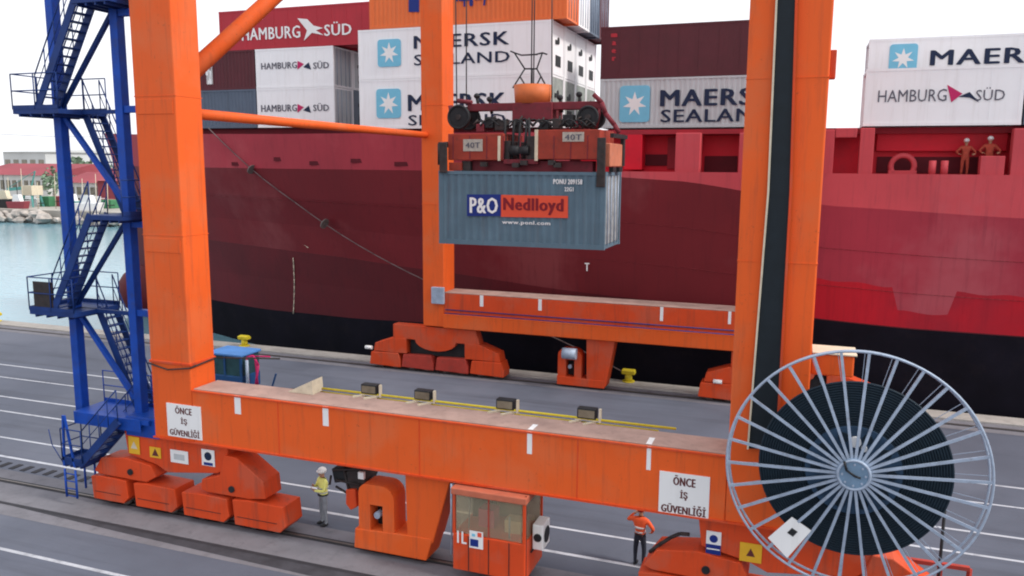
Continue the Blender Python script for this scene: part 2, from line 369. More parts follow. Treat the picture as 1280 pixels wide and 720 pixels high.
# green harbour crane on the far shore
p = atY(42, 265, 142); e = empty('harbour_crane', (p.x, 142, .6), 'small green harbour crane with raised jib on the far shore', 'crane')
MB().box(p.x-1.6, p.x+1.6, 140.6, 143.6, 3.4, 5.6).build('cabin', CREAM, e)
g = MB()
for sx_ in (-1.7, 1.7):
    for sy_ in (-1.4, 1.4): MB().beam((p.x+sx_, 142+sy_, .6), (p.x+sx_*.7, 142+sy_*.8, 3.4), .35, .35).build('portal_leg', FTEAL, e)
MB().beam((p.x-.5, 142, 5.2), (p.x-6.5, 141, 4.6), .5, .7).beam((p.x, 142, 5.4), (p.x+1.5, 142, 9), .25, .25).beam((p.x+1.5, 142, 9), (p.x-6.5, 141, 4.9), .12, .12).build('jib', FTEAL, e)
def boat(px, Y, L, hgt, m, label, up=None):
    p = atZ(px, 280, -2.2); x = atY(px, 270, Y).x; z = -2.3 if Y < 132 else .6
    e = empty('boat', (x, Y, z), label, 'boat')
    pl = [(x-L/2, z+hgt), (x-L*.42, z), (x+L*.4, z), (x+L/2, z+hgt*1.15)]
    MB().prism(pl, Y-L*.12, Y+L*.12).build('hull', m, e, bevel=.1)
    MB().prism([(x-L*.2, z+hgt+.01), (x-L*.15, z+hgt*2.1), (x+L*.12, z+hgt*2.1), (x+L*.22, z+hgt+.01)], Y-L*.08, Y+L*.08).build('cabin', up or WHT, e)
    MB().tube((x, Y, z+hgt*2.1), (x, Y, z+hgt*4), .08, 5).build('mast', DK, e)
boat(112, 136, 7.5, 1.6, WHT, 'white motor boat laid up on the far shore by the maroon shed')
boat(8, 136, 7, 1.9, DK, 'dark hulled boat at the far left of the opposite shore', CREAM)
boat(24, 135.6, 6, 1.5, FROOF, 'dark red hulled boat between the dark boat and the green crane')
boat(92, 140, 6, 1.6, FTEAL, 'teal hulled boat left of the white motor boat')
cols = {'white': WHT, 'dark': DK, 'red': FROOF, 'grey': FGREY, 'cream': CREAM, 'green': FGREEN}
for k, (px, Yk, cn) in enumerate(((4, 150, 'white'), (18, 152, 'dark'), (33, 150, 'grey'), (52, 151, 'cream'), (60, 150, 'dark'), (80, 148, 'white'), (98, 150, 'dark'), (118, 151, 'grey'), (129, 149, 'red'))):
    c_ = atZ(px, 262, .6); c_ = atY(px, 262, Yk); L_ = 4.4; x_ = c_.x
    e = empty('parked_van', (x_, Yk, .6), '%s van parked on the far shore %s' % (cn, ['behind the boat at the left picture edge', 'left of the green crane', 'under the jib of the green crane', 'right of the green crane cabin', 'just left of the blue tower post', 'just right of the left blue tower post', 'between the teal and white motor boats', 'behind the white motor boat', 'in front of the maroon shed'][k]), 'van', 'vans parked on the far shore')
    MB().prismx([(Yk, .95), (Yk+1.8, .95), (Yk+1.7, 2.5), (Yk+.1, 2.5)], x_-L_/2, x_+L_/2).build('body', cols[cn], e, bevel=.1)
    MB().box(x_-L_*.45, x_+L_*.4, Yk-.03, Yk+.05, 1.75, 2.25).build('window', GLASS, e)
    for wx in (-1.4, 1.4): MB().cyl((x_+wx, Yk-.02, .95), .35, .25, 12, 'Y').build('wheel', DK, e)
for k, (px, Yk, hh) in enumerate(((12, 137, 7), (29, 138, 9), (48, 137, 6), (70, 139, 8), (104, 137, 7), (121, 138, 8), (135, 137, 6))):
    c_ = atY(px, 262, Yk); e = empty('boat_mast', (c_.x, Yk, .6), 'thin pale mast on the far shore %s' % ['at the far left', 'beside the dark red boat', 'beside the green crane', 'right of the dark tree', 'left of the white motor boat', 'right of the white motor boat', 'in front of the maroon shed'][k], 'mast')
    MB().tube((c_.x, Yk, .6), (c_.x+.3, Yk, .6+hh), .09, 6, .05).build('pole', CREAM, e); MB().tube((c_.x, Yk, .6+hh*.2), (c_.x+2, Yk, .6+hh*.22), .1, 6).build('boom', DK, e)
for k, (px, cn, Yk, w_, h_) in enumerate(((2, 'cream', 143, 3, 2.2), (37, 'grey', 145, 5, 1.8), (56, 'green', 144, 3, 2.4), (74, 'red', 146, 6, 2.4), (89, 'cream', 143, 3, 1.6), (109, 'grey', 145, 4, 2.6), (133, 'green', 144, 3, 2))):
    c_ = atY(px, 262, Yk); tag(MB().box(c_.x-w_/2, c_.x+w_/2, Yk, Yk+2.4, .6, .6+h_).build('storage_box', cols[cn], bevel=.08), '%s storage box on the far shore %s' % (cn, ['at the left picture edge', 'under the green crane jib', 'right of the green crane', 'between the blue tower post and dark tree', 'behind the teal boat', 'behind the white motor boat', 'before the maroon shed']  [k]), 'box')
for k, (px, hh) in enumerate(((-20, 10), (290, 10))):
    p = atY(px, 250, 140); e = empty('utility_pole', (p.x, 140, .6), ['wooden pole at the left end of the overhead wire', 'wooden pole at the right end of the overhead wire'][k], 'pole')
    MB().tube((p.x, 140, .6), (p.x, 140, 18.2), .2, 8, .13).build('mast', ROCK, e); MB().box(p.x-.8, p.x+.8, 139.9, 140.1, 17.6, 17.8).build('crossarm', ROCK, e)
a = atY(-20, 250, 140); b2 = atY(290, 250, 140)
pts = [(a.x+(b2.x-a.x)*k/16, 139.8, 17.9-1.2*math.sin(math.pi*k/16)) for k in range(17)]
tag(MB().path(pts, .05, 4).build('overhead_wire', DK), 'thin overhead wire crossing the pale sky above the far shore', 'cable')

# ------------------------------------------------------------------ the ship
def itp(tbl, x):
    if x <= tbl[0][0]: return tbl[0][1]
    for (a, c), (b_, d) in zip(tbl[:-1], tbl[1:]):
        if x <= b_:
            t_ = (x-a)/(b_-a); t_ = t_*t_*(3-2*t_)*.35+t_*.65; return c+(d-c)*t_
    return tbl[-1][1]
YC = 56.0
def xstem(z): return itp([(-3, -54.5), (1, -55.5), (4, -56.0), (10, -57.5), (16, -59.2)], z)
X0 = -4.0
def hully(x, z):
    xs = xstem(z); tt = min(1, max(0, (X0-x)/(X0-xs)))
    p_ = itp([(-3, 1.7), (2, 1.8), (6, 2.0), (10.6, 2.7), (13, 2.8), (16, 2.8)], z)
    return YC-(YC-41.25)*(1-tt**p_)
top_t = [(-70, 14.0), (-45, 13.1), (-30, 12.85), (-12.2, 12.75), (-12.0, 10.75), (40, 10.72)]
strk_t = [(-70, 10.8), (-20, 10.7), (-10, 10.5), (-6, 10.3), (1.4, 9.2), (9, 8.85), (40, 8.6)]
boot_t = [(-70, 5.6), (-37, 5.35), (-28, 5.2), (-20, 4.85), (-10, 4.25), (-3, 3.95), (5, 3.6), (40, 3.3)]
blk_t = [(-70, -.2), (-37, .7), (-28, 1.15), (-20, 1.65), (-16, 3.2), (-12, 4.1), (-3, 3.93), (5, 3.58), (40, 3.28)]
def hull_mat(name, c1, c2, rough=.6):
    return mat(name, c1, rough, .18, .12, (c1[0]*.35, c1[1]*.5, c1[2]*.6), .45, True, bump=.1, bscale=3, alt=c2, altscale=.13)
HPINK = hull_mat('hull_faded_strake', (.55, .07, .085), (.5, .1, .115))
HRED = hull_mat('hull_weathered_shaded', (.16, .013, .019), (.20, .036, .042))
HREDR = hull_mat('hull_weathered_red', (.34, .03, .05), (.40, .07, .09))
HPINKL = hull_mat('hull_strake_shaded', (.36, .035, .052), (.42, .06, .075))
HFRESH = hull_mat('hull_fresh_red', (.45, .008, .02), (.34, .012, .025))
HBOOT = hull_mat('hull_bottom_maroon', (.095, .009, .014), (.12, .010, .016))
HBLK = mat('hull_black_shade', (.008, .007, .012), .8, .3, .5, (.025, .018, .02), .4, spec=.08)  # black low band: shadow beside quay and water painted on the hull
ship = empty('container_ship', (0, 55, -2.2), 'long red container ship with faded upper strake moored along the quay', 'container ship')
xs_ = [38-1.0*i for i in range(42)]+[-4-1.0*i for i in range(66)]
xs_ = [38-.3*i for i in range(140)]; x_ = -4.0
while x_ > -69: xs_.append(x_); x_ -= .9
g = MB(); rows = []
def levels(x):
    t_ = itp(top_t, x); s_ = itp(strk_t, x); b_ = itp(boot_t, x); k_ = min(itp(blk_t, x), b_-.05)
    fr = b_+1.95-.02*x-(1.1 if 4.3 < x < 6.6 else 0)+.05*math.sin(x*3)
    fr = b_+max(.03, (fr-b_)*(1 if x > 0 else min(1, max(0, (x+3)/3))))
    L_ = [-3.2, -1.5, k_*.5, k_, (k_+b_)/2, b_, fr, fr+(s_-fr)*.33, fr+(s_-fr)*.66, s_, s_+(t_-s_)*.5, t_]
    return L_
for x in xs_:
    row = []
    for z in levels(x):
        xx = max(x, xstem(z)+.001) ; row.append((xx, hully(xx, z), z))
    rows.append(row)
nl = len(rows[0]); mi = [4, 4, 4, 3, 3, 2, 1, 1, 1, 0, 0]
vs = [p for r_ in rows for p in r_]
for j in range(nl-1):
    g.cm = mi[j]; b0 = len(g.v)
    vv = [rows[i][j+q] for i in range(len(rows)) for q in (0, 1)]
    fs = [(2*i+2, 2*i, 2*i+1, 2*i+3) for i in range(len(rows)-1)]
    g.add(vv, fs, True)
    if mi[j] in (0, 1, 2):      # forward reds darkened to hold the shade of that end; after part brighter
        for q_, f_ in enumerate(fs):
            if mi[j] == 1 and xs_[q_] > 0.2: g.m[-len(fs)+q_] = 5
            if mi[j] == 2 and xs_[q_] < 0.2: g.m[-len(fs)+q_] = 1
            if mi[j] == 0 and xs_[q_] < -11: g.m[-len(fs)+q_] = 6
    # far side
    vv = [(p[0], 2*YC-p[1], p[2]) for p in vv]
    g.add(vv, [(f[3], f[2], f[1], f[0]) for f in fs], True)
hull = g.build('hull', [HPINK, HRED, HFRESH, HBOOT, HBLK, HREDR, HPINKL], ship)
# stem bulb
MB().blob((-54.2, YC, -.2), 3.4, 2.2, 2.4, 16, 10).build('bulbous_bow', HBOOT, ship)
DECKR = mat('deck_red', (.33, .022, .035), .6, .15, .5, (.12, .02, .03), .5)
BRRED = mat('coaming_bright_red', (.62, .012, .03), .5, .1, .5, (.2, .02, .03), .35)
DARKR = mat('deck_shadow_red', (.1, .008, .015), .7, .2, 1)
g = MB()
for i in range(len(xs_)-1):
    x0_, x1_ = xs_[i+1], xs_[i]
    if x0_ < -58: break
    ya, yb_ = hully(x0_, 10.6)+.06, hully(x1_, 10.6)+.06
    g.add([(x0_, ya, 10.6), (x1_, yb_, 10.6), (x1_, 2*YC-yb_, 10.6), (x0_, 2*YC-ya, 10.6)], [(0, 1, 2, 3)])
g.build('deck', DECKR, ship)
MB().box(-44, 38, 48.6, 2*YC-48.6, 10.6, 12.9).build('hatch_coaming', DARKR, ship)
MB().box(-27, 38, 43.9, 48.6, 12.62, 12.9).build('hatch_cover', DARKR, ship)
MB().box(-43, -27.01, 47.3, 57, 12.4, 13.42).build('hatch_coaming', DARKR, ship)
MB().box(-26.9, -11.5, 44.3, 54, 12.6, 13.12).build('hatch_coaming', DARKR, ship)
MB().box(-27, -11.5, 44.6, 48.6, 10.61, 12.61).build('hatch_coaming', DARKR, ship)
# side passage, right half: recessed walls, pillars and screens under the containers
def pbox(name, m, px0, px1, pyt, pyb, y, d, bevel=.03, parent=ship):
    x0_, z0_, x1_, z1_ = rect_world((px0, pyt, px1, pyb), y)
    return MB().box(x0_, x1_, y, y+d, z0_, z1_).build(name, m, parent, bevel=bevel)
MB().box(-11.6, 38, 43.2, 43.5, 10.61, 12.61).build('passage_wall', BRRED, ship)
MB().box(-11.6, 38, 42.6, 43.9, 12.62, 12.9).build('passage_ceiling', DECKR, ship)
MB().box(-11.6, 2.0, 42.0, 42.6, 12.64, 12.86).build('edge_girder', DECKR, ship)
pbox('stowage_locker', BRRED, 779, 803, 168, 212, 42.0, 1.0)
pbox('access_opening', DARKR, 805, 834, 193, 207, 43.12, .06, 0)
MB().box(-6.9, -6.3, 43.1, 43.19, 10.9, 12.5).build('wall_stiffener', DECKR, ship)
pbox('pillar', HPINK, 843, 876, 166, 219, 41.45, .9)
pbox('pillar', HPINK, 922, 946, 166, 221, 41.45, .9)
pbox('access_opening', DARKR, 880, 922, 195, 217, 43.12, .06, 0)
pbox('pillar', HPINK, 1028, 1044, 162, 219, 41.45, .5)
pbox('pillar', HPINK, 1072, 1094, 160, 220, 41.45, .5)
pbox('door_head', HPINK, 1044, 1072, 160, 172, 41.46, .48)
pbox('screen_wall', HPINK, 1262, 1420, 160, 223, 41.45, .5)
pbox('pedestal', HPINK, 1224, 1257, 195, 222, 41.45, .5)
pbox('longitudinal_girder', BRRED, 1095, 1261, 163, 189, 42.9, .25)
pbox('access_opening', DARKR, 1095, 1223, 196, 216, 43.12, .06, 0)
p = atY(1128, 208, 42.3); MB().torus((p.x, 42.3, p.z), .5, .13, 24, 8).build('mooring_ring', HPINK, ship)
MB().box(p.x-.6, p.x+.6, 42.1, 42.6, 10.61, 10.9).build('ring_base', HPINK, ship)
for px in (1165, 1180):
    p = atY(px, 214, 41.9); MB().cyl((p.x, 41.9, 10.61), .16, .75, 12).build('mooring_bitt', HPINK, ship)
g = MB()
for x in [-11+.0*i for i in range(0)]: pass
# draught and tug marks
text('T', 'tug_mark', WHT, ship, (atY(733, 339, 41.1).x-.12, atY(733, 339, 41.1).z, atY(733, 339, 41.1).x+.12, atY(733, 329, 41.1).z), 41.2, .03)
def on_hull(px, py):
    d = ray(px, py); y = 40.0
    for _ in range(400):
        t_ = y/d.y; x, z = d.x*t_, H+d.z*t_
        if hully(x, z) <= y: break
        y += .04
    return Vector((x, y, z))
for (a_, b_) in (((372, 297), (386, 309)), ((263, 283), (275, 284)), ((268, 290), (285, 291))):
    p0, p1 = on_hull(*a_), on_hull(*b_); MB().beam(p0+Vector((0, -.04, 0)), p1+Vector((0, -.04, 0)), .02, .14).build('draught_mark', CREAM, ship)
p0 = on_hull(367, 322); p1 = on_hull(365, 392)
pts = [on_hull(367+1.5*math.sin(k/8*3), 322+70*k/8)+Vector((0, -.05, 0)) for k in range(9)]
MB().path(pts, .035, 6).build('draught_line', CREAM, ship)
# plate seams of the shell
g = MB()
for zf in (.3, .63):
    pts = []
    for i, x in enumerate(xs_):
        if x < -50: break
        z = itp(boot_t, x)+(itp(strk_t, x)-itp(boot_t, x))*zf; pts.append((x, hully(x, z)-.004, z))
    g.path(pts, .012, 4)
g.build('plate_seams', HRED, ship)['kind'] = 'stuff'
for px, py in ((297, 205), (395, 204), (502, 205), (350, 199), (447, 201)):
    p = on_hull(px, py); MB().box(p.x-.45, p.x+.45, p.y-.05, p.y+.1, p.z-.12, p.z+.12).build('scupper', DARKR, ship)

# mooring rope with two rat guards
p0 = on_hull(262, 160); p1 = Vector((-7.96, 39.9, .42))
def ropept(t_):
    q = p0.lerp(p1, t_)+Vector((0, 0, -2.6*math.sin(math.pi*t_)*(1-t_)**.6))
    q.y = min(q.y, hully(q.x, q.z)-.12)         # the rope leans on the flare of the bow
    return q
rope = MB().path([ropept(k/24) for k in range(25)], .032, 6).build('mooring_rope', ROPE)
tag(rope, 'mooring rope slanting from the ship bow down to the quay bollard', 'rope')
for t_ in (.135, .33):
    c_ = ropept(t_); d_ = (ropept(t_+.02)-ropept(t_-.02)).normalized()
    MB().tube(c_-d_*.03, c_+d_*.03, .33, 20).build('rat_guard', mat('rat_guard_grey', (.17, .15, .14), .6), rope)

# ------------------------------------------------------------------ containers
def container(X0_, Y0_, Z0_, L, Hh, m, label, group=None, corr=True, end='door', name='shipping_container', endm=None, D=2.44, doorm=None):
    e = empty(name, (X0_, Y0_, Z0_), label, 'container', group, world=False)
    g = MB(); fr = .06
    per = .28; dp = .036
    def side(y, sgn):
        n = int((L-.3)/per); st = (L-.3)/n; pr_ = []
        x = .15
        for k in range(n):
            pr_ += [(x, 0), (x+st*.25, 0), (x+st*.5, dp), (x+st*.75, dp)]; x += st
        pr_.append((L-.15, 0))
        vs, fs = [], []
        for (a, c) in pr_:
            yy = y+(c+.02)*(1 if sgn < 0 else -1); vs += [(a, yy, .15), (a, yy, Hh-.11)]
        for i in range(len(pr_)-1):
            f = (2*i, 2*i+2, 2*i+3, 2*i+1); fs.append(f if sgn < 0 else f[::-1])
        g.add(vs, fs)
    if corr: side(0, -1); side(D, 1); g.box(.05, L-.05, .07, D-.07, .1, Hh-.06)
    else:
        g.box(.1, L-.1, .015, D-.015, .12, Hh-.08)
        n = int(L/1.1)
        for k in range(1, n): g.box(L*k/n-.008, L*k/n+.008, .005, .03, .16, Hh-.12)
    body = g.build('wall_panels', m, e)
    # frame
    g = MB()
    for y in (0, D-.1): g.box(.16, L-.16, y, y+.1, 0, .16); g.box(.16, L-.16, y, y+.08, Hh-.12, Hh-.005)
    for x in (0, L-.16):
        for y in (0, D-.16): g.box(x, x+.16, y, y+.16, .12, Hh-.12)
        g.box(x+.02, x+.14, .16, D-.16, .02, .16); g.box(x+.02, x+.14, .16, D-.16, Hh-.12, Hh-.01)
    for x in (-.005, L-.175):
        for y in (-.005, D-.155):
            for z in (0, Hh-.12): g.box(x, x+.18, y, y+.16, z, z+.12)
    g.build('corner_frame', m, e)
    ends = ((L, 1),) if end in ('door', 'reefer', 'reefer_left') else ()
    if end == 'door':
        for k in range(2):
            dd = MB().box(L-.09, L-.03, .17+k*(D-.34)/2, .17+(k+1)*(D-.34)/2-.02, .17, Hh-.13).build('door', doorm or m, e)
            for q in (.3, .75):
                yy = .17+k*(D-.34)/2+(D-.34)/2*q
                MB().tube((L-.01, yy, .12), (L-.01, yy, Hh-.12), .022, 6).build('lock_rod', GALV, dd)
    elif end == 'reefer':
        pn = MB().box(L-.09, L-.03, .17, D-.17, .17, Hh-.13).build('end_panel', endm or m, e)
        u = MB().box(L-.03, L-.005, .7, D-.75, .5, Hh*.38).build('machinery_bay', DK, e)
        MB().cyl((L-.03, D*.5, Hh*.66), .2, .03, 16, 'X').build('fan_grille', DK, e)
        MB().box(L-.02, L+.01, D*.25, D*.4, Hh*.58, Hh*.66).build('control_box', DK, e)
    return e
def wd(e):  # lettering on a container is given in scene coordinates
    class P: pass
    return e
def lettering(s, e, px, y, m, name='lettering', bold=.03, shear=0):
    x0_, z0_, x1_, z1_ = rect_world(px, y); L_ = e.location
    return text(s, name, m, e, (x0_-L_.x, z0_-L_.z, x1_-L_.x, z1_-L_.z), y-.012-L_.y-.012, bold, shear=shear)
def lstar(e, px, y):
    sq = star(px, y, e); sq.location = -Vector(e.location); return sq
def poly_decal(e, pts, y, m, name='emblem', off=.02, th=.01):
    pl = [(atY(a, b_, y).x-e.location.x, atY(a, b_, y).z-e.location.z) for a, b_ in pts]
    return MB().prism(pl, y-off-e.location.y, y-off+th-e.location.y).build(name, m, e)
YL, YM, YN, YR = 47.0, 44.0, 47.0, 41.7
g20, g40 = 6.06, 12.19
zt = 12.92
# left stacks
cA = container(-35.45, YL, 13.45, g20, 2.59, CWH, 'white 20 foot container with faint lettering, lower of two at the left', corr=False, end='door', doorm=CGREY)
cB = container(-35.45, YL, 16.045, g20, 2.59, CWH, 'white 20 foot container with faint lettering just under the long red one', corr=False, end='door', doorm=CGREY)
cC = container(-41.6, YL, 13.45, g20, 2.59, CSLT, 'slate grey container, bottom left of the stack beside the near crane leg')
cD = container(-41.6, YL, 16.045, g20, 2.59, CMAR, 'dark maroon container on top of the slate grey one')
cE = container(-38.3, YL, 18.64, g40, 2.59, CRED, 'long red container with big white HAMBURG SÜD lettering on top of its stack', corr=False)
for e_, dy in ((cB, 0), (cA, 54)):
    lettering('HAMBURG', e_, (327, 78+dy*.98, 371, 87+dy*.98), YL, GINK)
    lettering('SÜD', e_, (392, 76+dy*.98, 411, 86+dy*.98), YL, GINK)
    poly_decal(e_, [(372, 76+dy), (372, 87+dy), (380, 80+dy)], YL, MAG); poly_decal(e_, [(379, 84+dy), (386, 78+dy), (389, 87+dy)], YL, NINK)
lettering('HAMBURG', cE, (303, 34, 375, 51), YL, WHT)
lettering('SÜD', cE, (406, 27, 439, 45), YL, WHT)
poly_decal(cE, [(372, 23), (384, 24), (392, 32), (404, 35), (395, 38), (405, 44), (390, 41), (380, 51), (384, 38), (376, 28)], YL, WHT)
lettering('4 5 G 1', cD, (259, 70, 264, 106), YL, WHT)
for r_ in (1, 2):
    container(-35.45, YL+r_*2.5, 13.45, g20, 2.59, CSLT, ['', 'slate container in the second row of the left stack', 'slate container in the third row of the left stack'][r_], corr=False, end='reefer', endm=CSLT)
    container(-35.45, YL+r_*2.5, 16.045, g20, 2.59, CWH, ['', 'white container in the second row of the left stack', 'white container in the third row of the left stack'][r_], corr=False, end='reefer', endm=CGREY)
container(-38.3, YL+2.5, 18.64, g40, 2.59, CRED, 'red container right behind the one lettered in white', corr=False)
# white reefers, four rows deep
z2 = 13.15
ENDM = mat('reefer_end_shade', (.3, .33, .31), .6, .25, 2, (.1, .1, .1), .6)  # lower tier ends: their shadow painted as a grey-green tone
for r_ in range(4):
    y = YM+r_*2.5
    lbl = 'white container with blue star square and navy lettering' if r_ == 0 else None
    rowname = ['', 'second', 'third', 'fourth'][r_]
    c1 = container(-25.75, y, z2, g40, 2.9, CWH, (lbl+', lower one') if lbl else 'white refrigerated container, %s row from the quay, lower tier' % rowname, 'white refrigerated containers', False, 'reefer', endm=ENDM)
    c2 = container(-25.75, y, z2+2.905, g40, 2.9, CWH, (lbl+', upper one under the orange box') if lbl else 'white refrigerated container, %s row from the quay, upper tier' % rowname, 'white refrigerated containers', False, 'reefer', endm=CWH)
    cc = [CORG, CWH, CSLT, CMAR][r_]
    c3 = container(-24.95, y, z2+5.81, g40, 2.9, cc, ['orange container topping the white reefer stack', 'white container on the top tier behind the orange one', 'slate container on the top tier, third row', 'maroon container on the top tier, fourth row'][r_])
    if r_ == 0: M1, M2, O1 = c1, c2, c3
lstar(M2, (472.5, 49, 501, 84), YM); lstar(M1, (471, 111, 501, 148), YM)
lettering('MAERSK', M2, (518, 42, 636, 61), YM, NINK, bold=.05); lettering('SEALAND', M2, (518, 66, 637, 82), YM, NINK, bold=.03)
lettering('MAERSK', M1, (511, 117, 632, 139), YM, NINK, bold=.05); lettering('SEALAND', M1, (511, 143, 632, 157), YM, NINK, bold=.03)
lettering('Hapag-Lloyd', O1, (571, -22, 612, 9), YM, DBLUE, bold=.03)
poly_decal(O1, [(511, -12), (524, -12), (524, 15), (511, 15)], YM, DBLUE)
# middle
N1 = container(-11.55, YN, 13.2, g40, 2.79, CGREY, 'light grey corrugated container with blue star square and navy lettering, under the maroon one', doorm=CGREY)
N2 = container(-11.55, YN, 16.0, g40, 2.9, CMAR, 'dark maroon container on top of the light grey lettered one', corr=False)
for r_ in range(1, 4):
    container(-11.55, YN+r_*2.5, 13.2, g40, 2.59, [CSLT, CRED, CMAR][r_-1], ['slate container hidden behind the light grey one', 'red container third row in the middle stack', 'maroon container fourth row in the middle stack'][r_-1])
lstar(N1, (774, 107, 813, 153), YN)
lettering('MAERSK', N1, (826, 111, 968, 133), YN, NINK, bold=.06); lettering('SEALAND', N1, (826, 136, 969, 153), YN, NINK, bold=.035)
lettering('m\na\ne\nr', N2, (764, 42, 771, 76), YN, CRED)
# right
P1 = container(2.36, YR, 12.93, 6.42, 2.59, CWH, 'white container with grey HAMBURG SÜD lettering at the right, by the deck crew', corr=False)
lettering('HAMBURG', P1, (1097, 112, 1184, 128), YR, GINK, bold=.0); lettering('SÜD', P1, (1219, 109, 1257, 126), YR, GINK, bold=.0)
poly_decal(P1, [(1184, 106), (1203, 117), (1189, 128)], YR, MAG); poly_decal(P1, [(1198, 121), (1212, 115), (1224, 128), (1212, 122)], YR, NINK)
P2 = container(2.66, 46.3, 14.75, g40, 2.75, CWH, 'white container with half hidden blue star square rising behind the HAMBURG SÜD box', corr=False)
lstar(P2, (1110, 55, 1148, 92), 46.3); lettering('MAERSK', P2, (1163, 60, 1338, 82), 46.3, NINK, bold=.06)
container(2.66, 46.3, 12.92, g40, 1.8, CSLT, 'low slate container under the half hidden white one')
container(8.86, YR, 12.93, g20, 2.59, CSLT, 'slate grey container at the right edge beside the HAMBURG SÜD box')
# on-deck clutter behind
# ------------------------------------------------------------------ the gantry crane
crane = empty('gantry_crane', (-9, 28.5, 0), 'huge orange quayside gantry crane straddling two rails with blue stair tower', 'gantry crane')
SY = 18.8                     # face of the landward sill
FY = 37.9
LX0, LX1 = -18.44, -16.95
RX0, RX1 = -1.35, .345
def cb(name, m, x0, x1, y0, y1, z0, z1, bevel=.04, parent=None): return MB().box(x0, x1, y0, y1, z0, z1).build(name, m, parent or crane, bevel=bevel)
TOPZ = 22.0
# legs
cb('leg', OR, LX0, LX1, SY+.004, SY+1.08, 2.66, TOPZ)
RL = MB().box(RX0, RX1, SY+.004, SY+1.5, 2.66, TOPZ).build('leg', OR, crane, bevel=.04)
cb('leg', OR, -18.62, -17.42, FY+.004, FY+1.4, 2.6, TOPZ+6)
cb('leg', OR, -1.0, .2, FY+.004, FY+1.4, 2.6, TOPZ+6)
# sills
ZT, ZB = 4.3, 2.64
cb('sill_beam', OR, LX1+.003, RX0-.003, SY, SY+1.12, ZB, ZT)
cb('sill_end', OR, RX1+.003, 1.0, SY+.02, SY+1.1, ZB, ZT)
MB().box(LX1+.06, RX0-.01, SY+.04, SY+1.1, ZT+.004, ZT+.03).build('walkway_plate', PLATE, crane)
FZT, FZB = 4.42, 2.58
cb('sill_beam', OR2, -17.417, -1.003, FY, FY+1.4, FZB+.75, FZT)
cb('sill_beam', OR, -17.417, -1.003, FY-.12, FY+1.2, FZB, FZB+.74)
MB().box(-17.4, -1.0, FY+.0, FY+1.45, FZT+.004, FZT+.03).build('walkway_plate', PLATE, crane)
g = MB().path([(-17.3, FY-.14, 3.38), (-1.1, FY-.14, 3.36)], .03).path([(-17.3, FY-.03, 3.55), (-1.1, FY-.03, 3.53)], .03); g.build('cable_run', SHBLUE, crane)
# white ticks
for px, a_, b_ in ((297, 491, 517), (407, 507, 532), (662, 538, 567), (811, 556, 587)):
    x0_, z0_, x1_, z1_ = rect_world((px-3.2, a_, px+3.2, b_), SY); MB().box(x0_, x1_, SY-.004, SY+.003, z0_, ZT-.002).build('white_tick', WHT, crane)
for px, ln in ((662, .5), (811, .55)):
    x = atY(px, 540, SY).x; MB().add([(x-.07, SY+.05, ZT+.034), (x+.07, SY+.05, ZT+.034), (x+.07+ln*.0, SY+ln, ZT+.034), (x-.07, SY+ln, ZT+.034)], [(0, 1, 2, 3)]).build('white_tick', WHT, crane)
for px, a_, b_ in ((602, 370, 383), (675, 376, 388), (827, 387, 401), (912, 391, 405)):
    x0_, z0_, x1_, z1_ = rect_world((px-2.2, a_, px+2.2, b_), FY); MB().box(x0_, x1_, FY-.006, FY+.003, z0_, FZT-.002).build('white_tick', WHT, crane)
# pipes of the left side frame
xb = -17.5
a_ = atX(253, 143, -17.1); b_ = atX(527, 167, -17.6)
MB().tube((-17.3, SY+1.0, 12.47), (-18.4, FY+.1, 12.52), .16, 20).build('tie_pipe', OR, crane)
p0 = atX(246, 84, xb); p1 = atX(338, 0, xb); d_ = (p1-p0)
MB().tube(p0-d_*.12, p0+d_*5, .27, 20).build('diagonal_brace', OR, crane)
# flange and clip lines
cb('leg_flange', OR2, LX0-.03, LX1+.03, SY-.03, SY+1.11, 5.02, 5.1, .01)
g = MB().path([(LX0-.04, SY-.05, 5.0), (LX0+.7, SY-.06, 4.86), (LX1+.04, SY-.05, 4.98), (LX1+.05, SY+1.1, 5.05), (LX1+1.6, SY+2.2, 4.9)], .025); g.build('looped_cable', GREASE, crane)
g = MB()
for z in (8.9, 12.9, 16.9):
    for (x0_, x1_, y0_, y1_) in ((LX0-.008, LX1+.008, SY-.006, SY+1.09), (RX0-.008, RX1+.008, SY-.006, SY+1.51)): g.box(x0_, x1_, y0_, y1_, z, z+.02)
for z in (9.0, 14.0): g.box(-18.63, -17.41, FY-.01, FY+1.41, z, z+.03)
g.build('weld_seams', OR, crane)['kind'] = 'stuff'
cb('lifting_lug', OR2, RX1, RX1+.13, SY+.3, SY+.6, 12.9, 13.5, .02)
for (x0_, x1_, z_) in ((LX0+.1, LX1-.1, 8.4), (LX0+.1, LX1-.1, 12.4)):
    MB().box(x0_, x1_, SY-.012, SY+.003, z_, z_+.42).build('splice_plate', OR, crane, bevel=.006)
for xk in (-13.9, -9.4, -5.0):
    sp_ = MB().box(xk, xk+.03, SY-.008, SY+.003, ZB+.02, ZT-.02).build('weld_bead', OR2, crane)
MB().box(LX0-.03, RX1+.6, SY-.045, SY-.001, ZB+.0, ZB+.05).build('bottom_flange', OR2, crane)
MB().box(LX1+.01, RX0-.01, SY-.035, SY-.001, ZT-.045, ZT-.003).build('top_flange', OR2, crane)
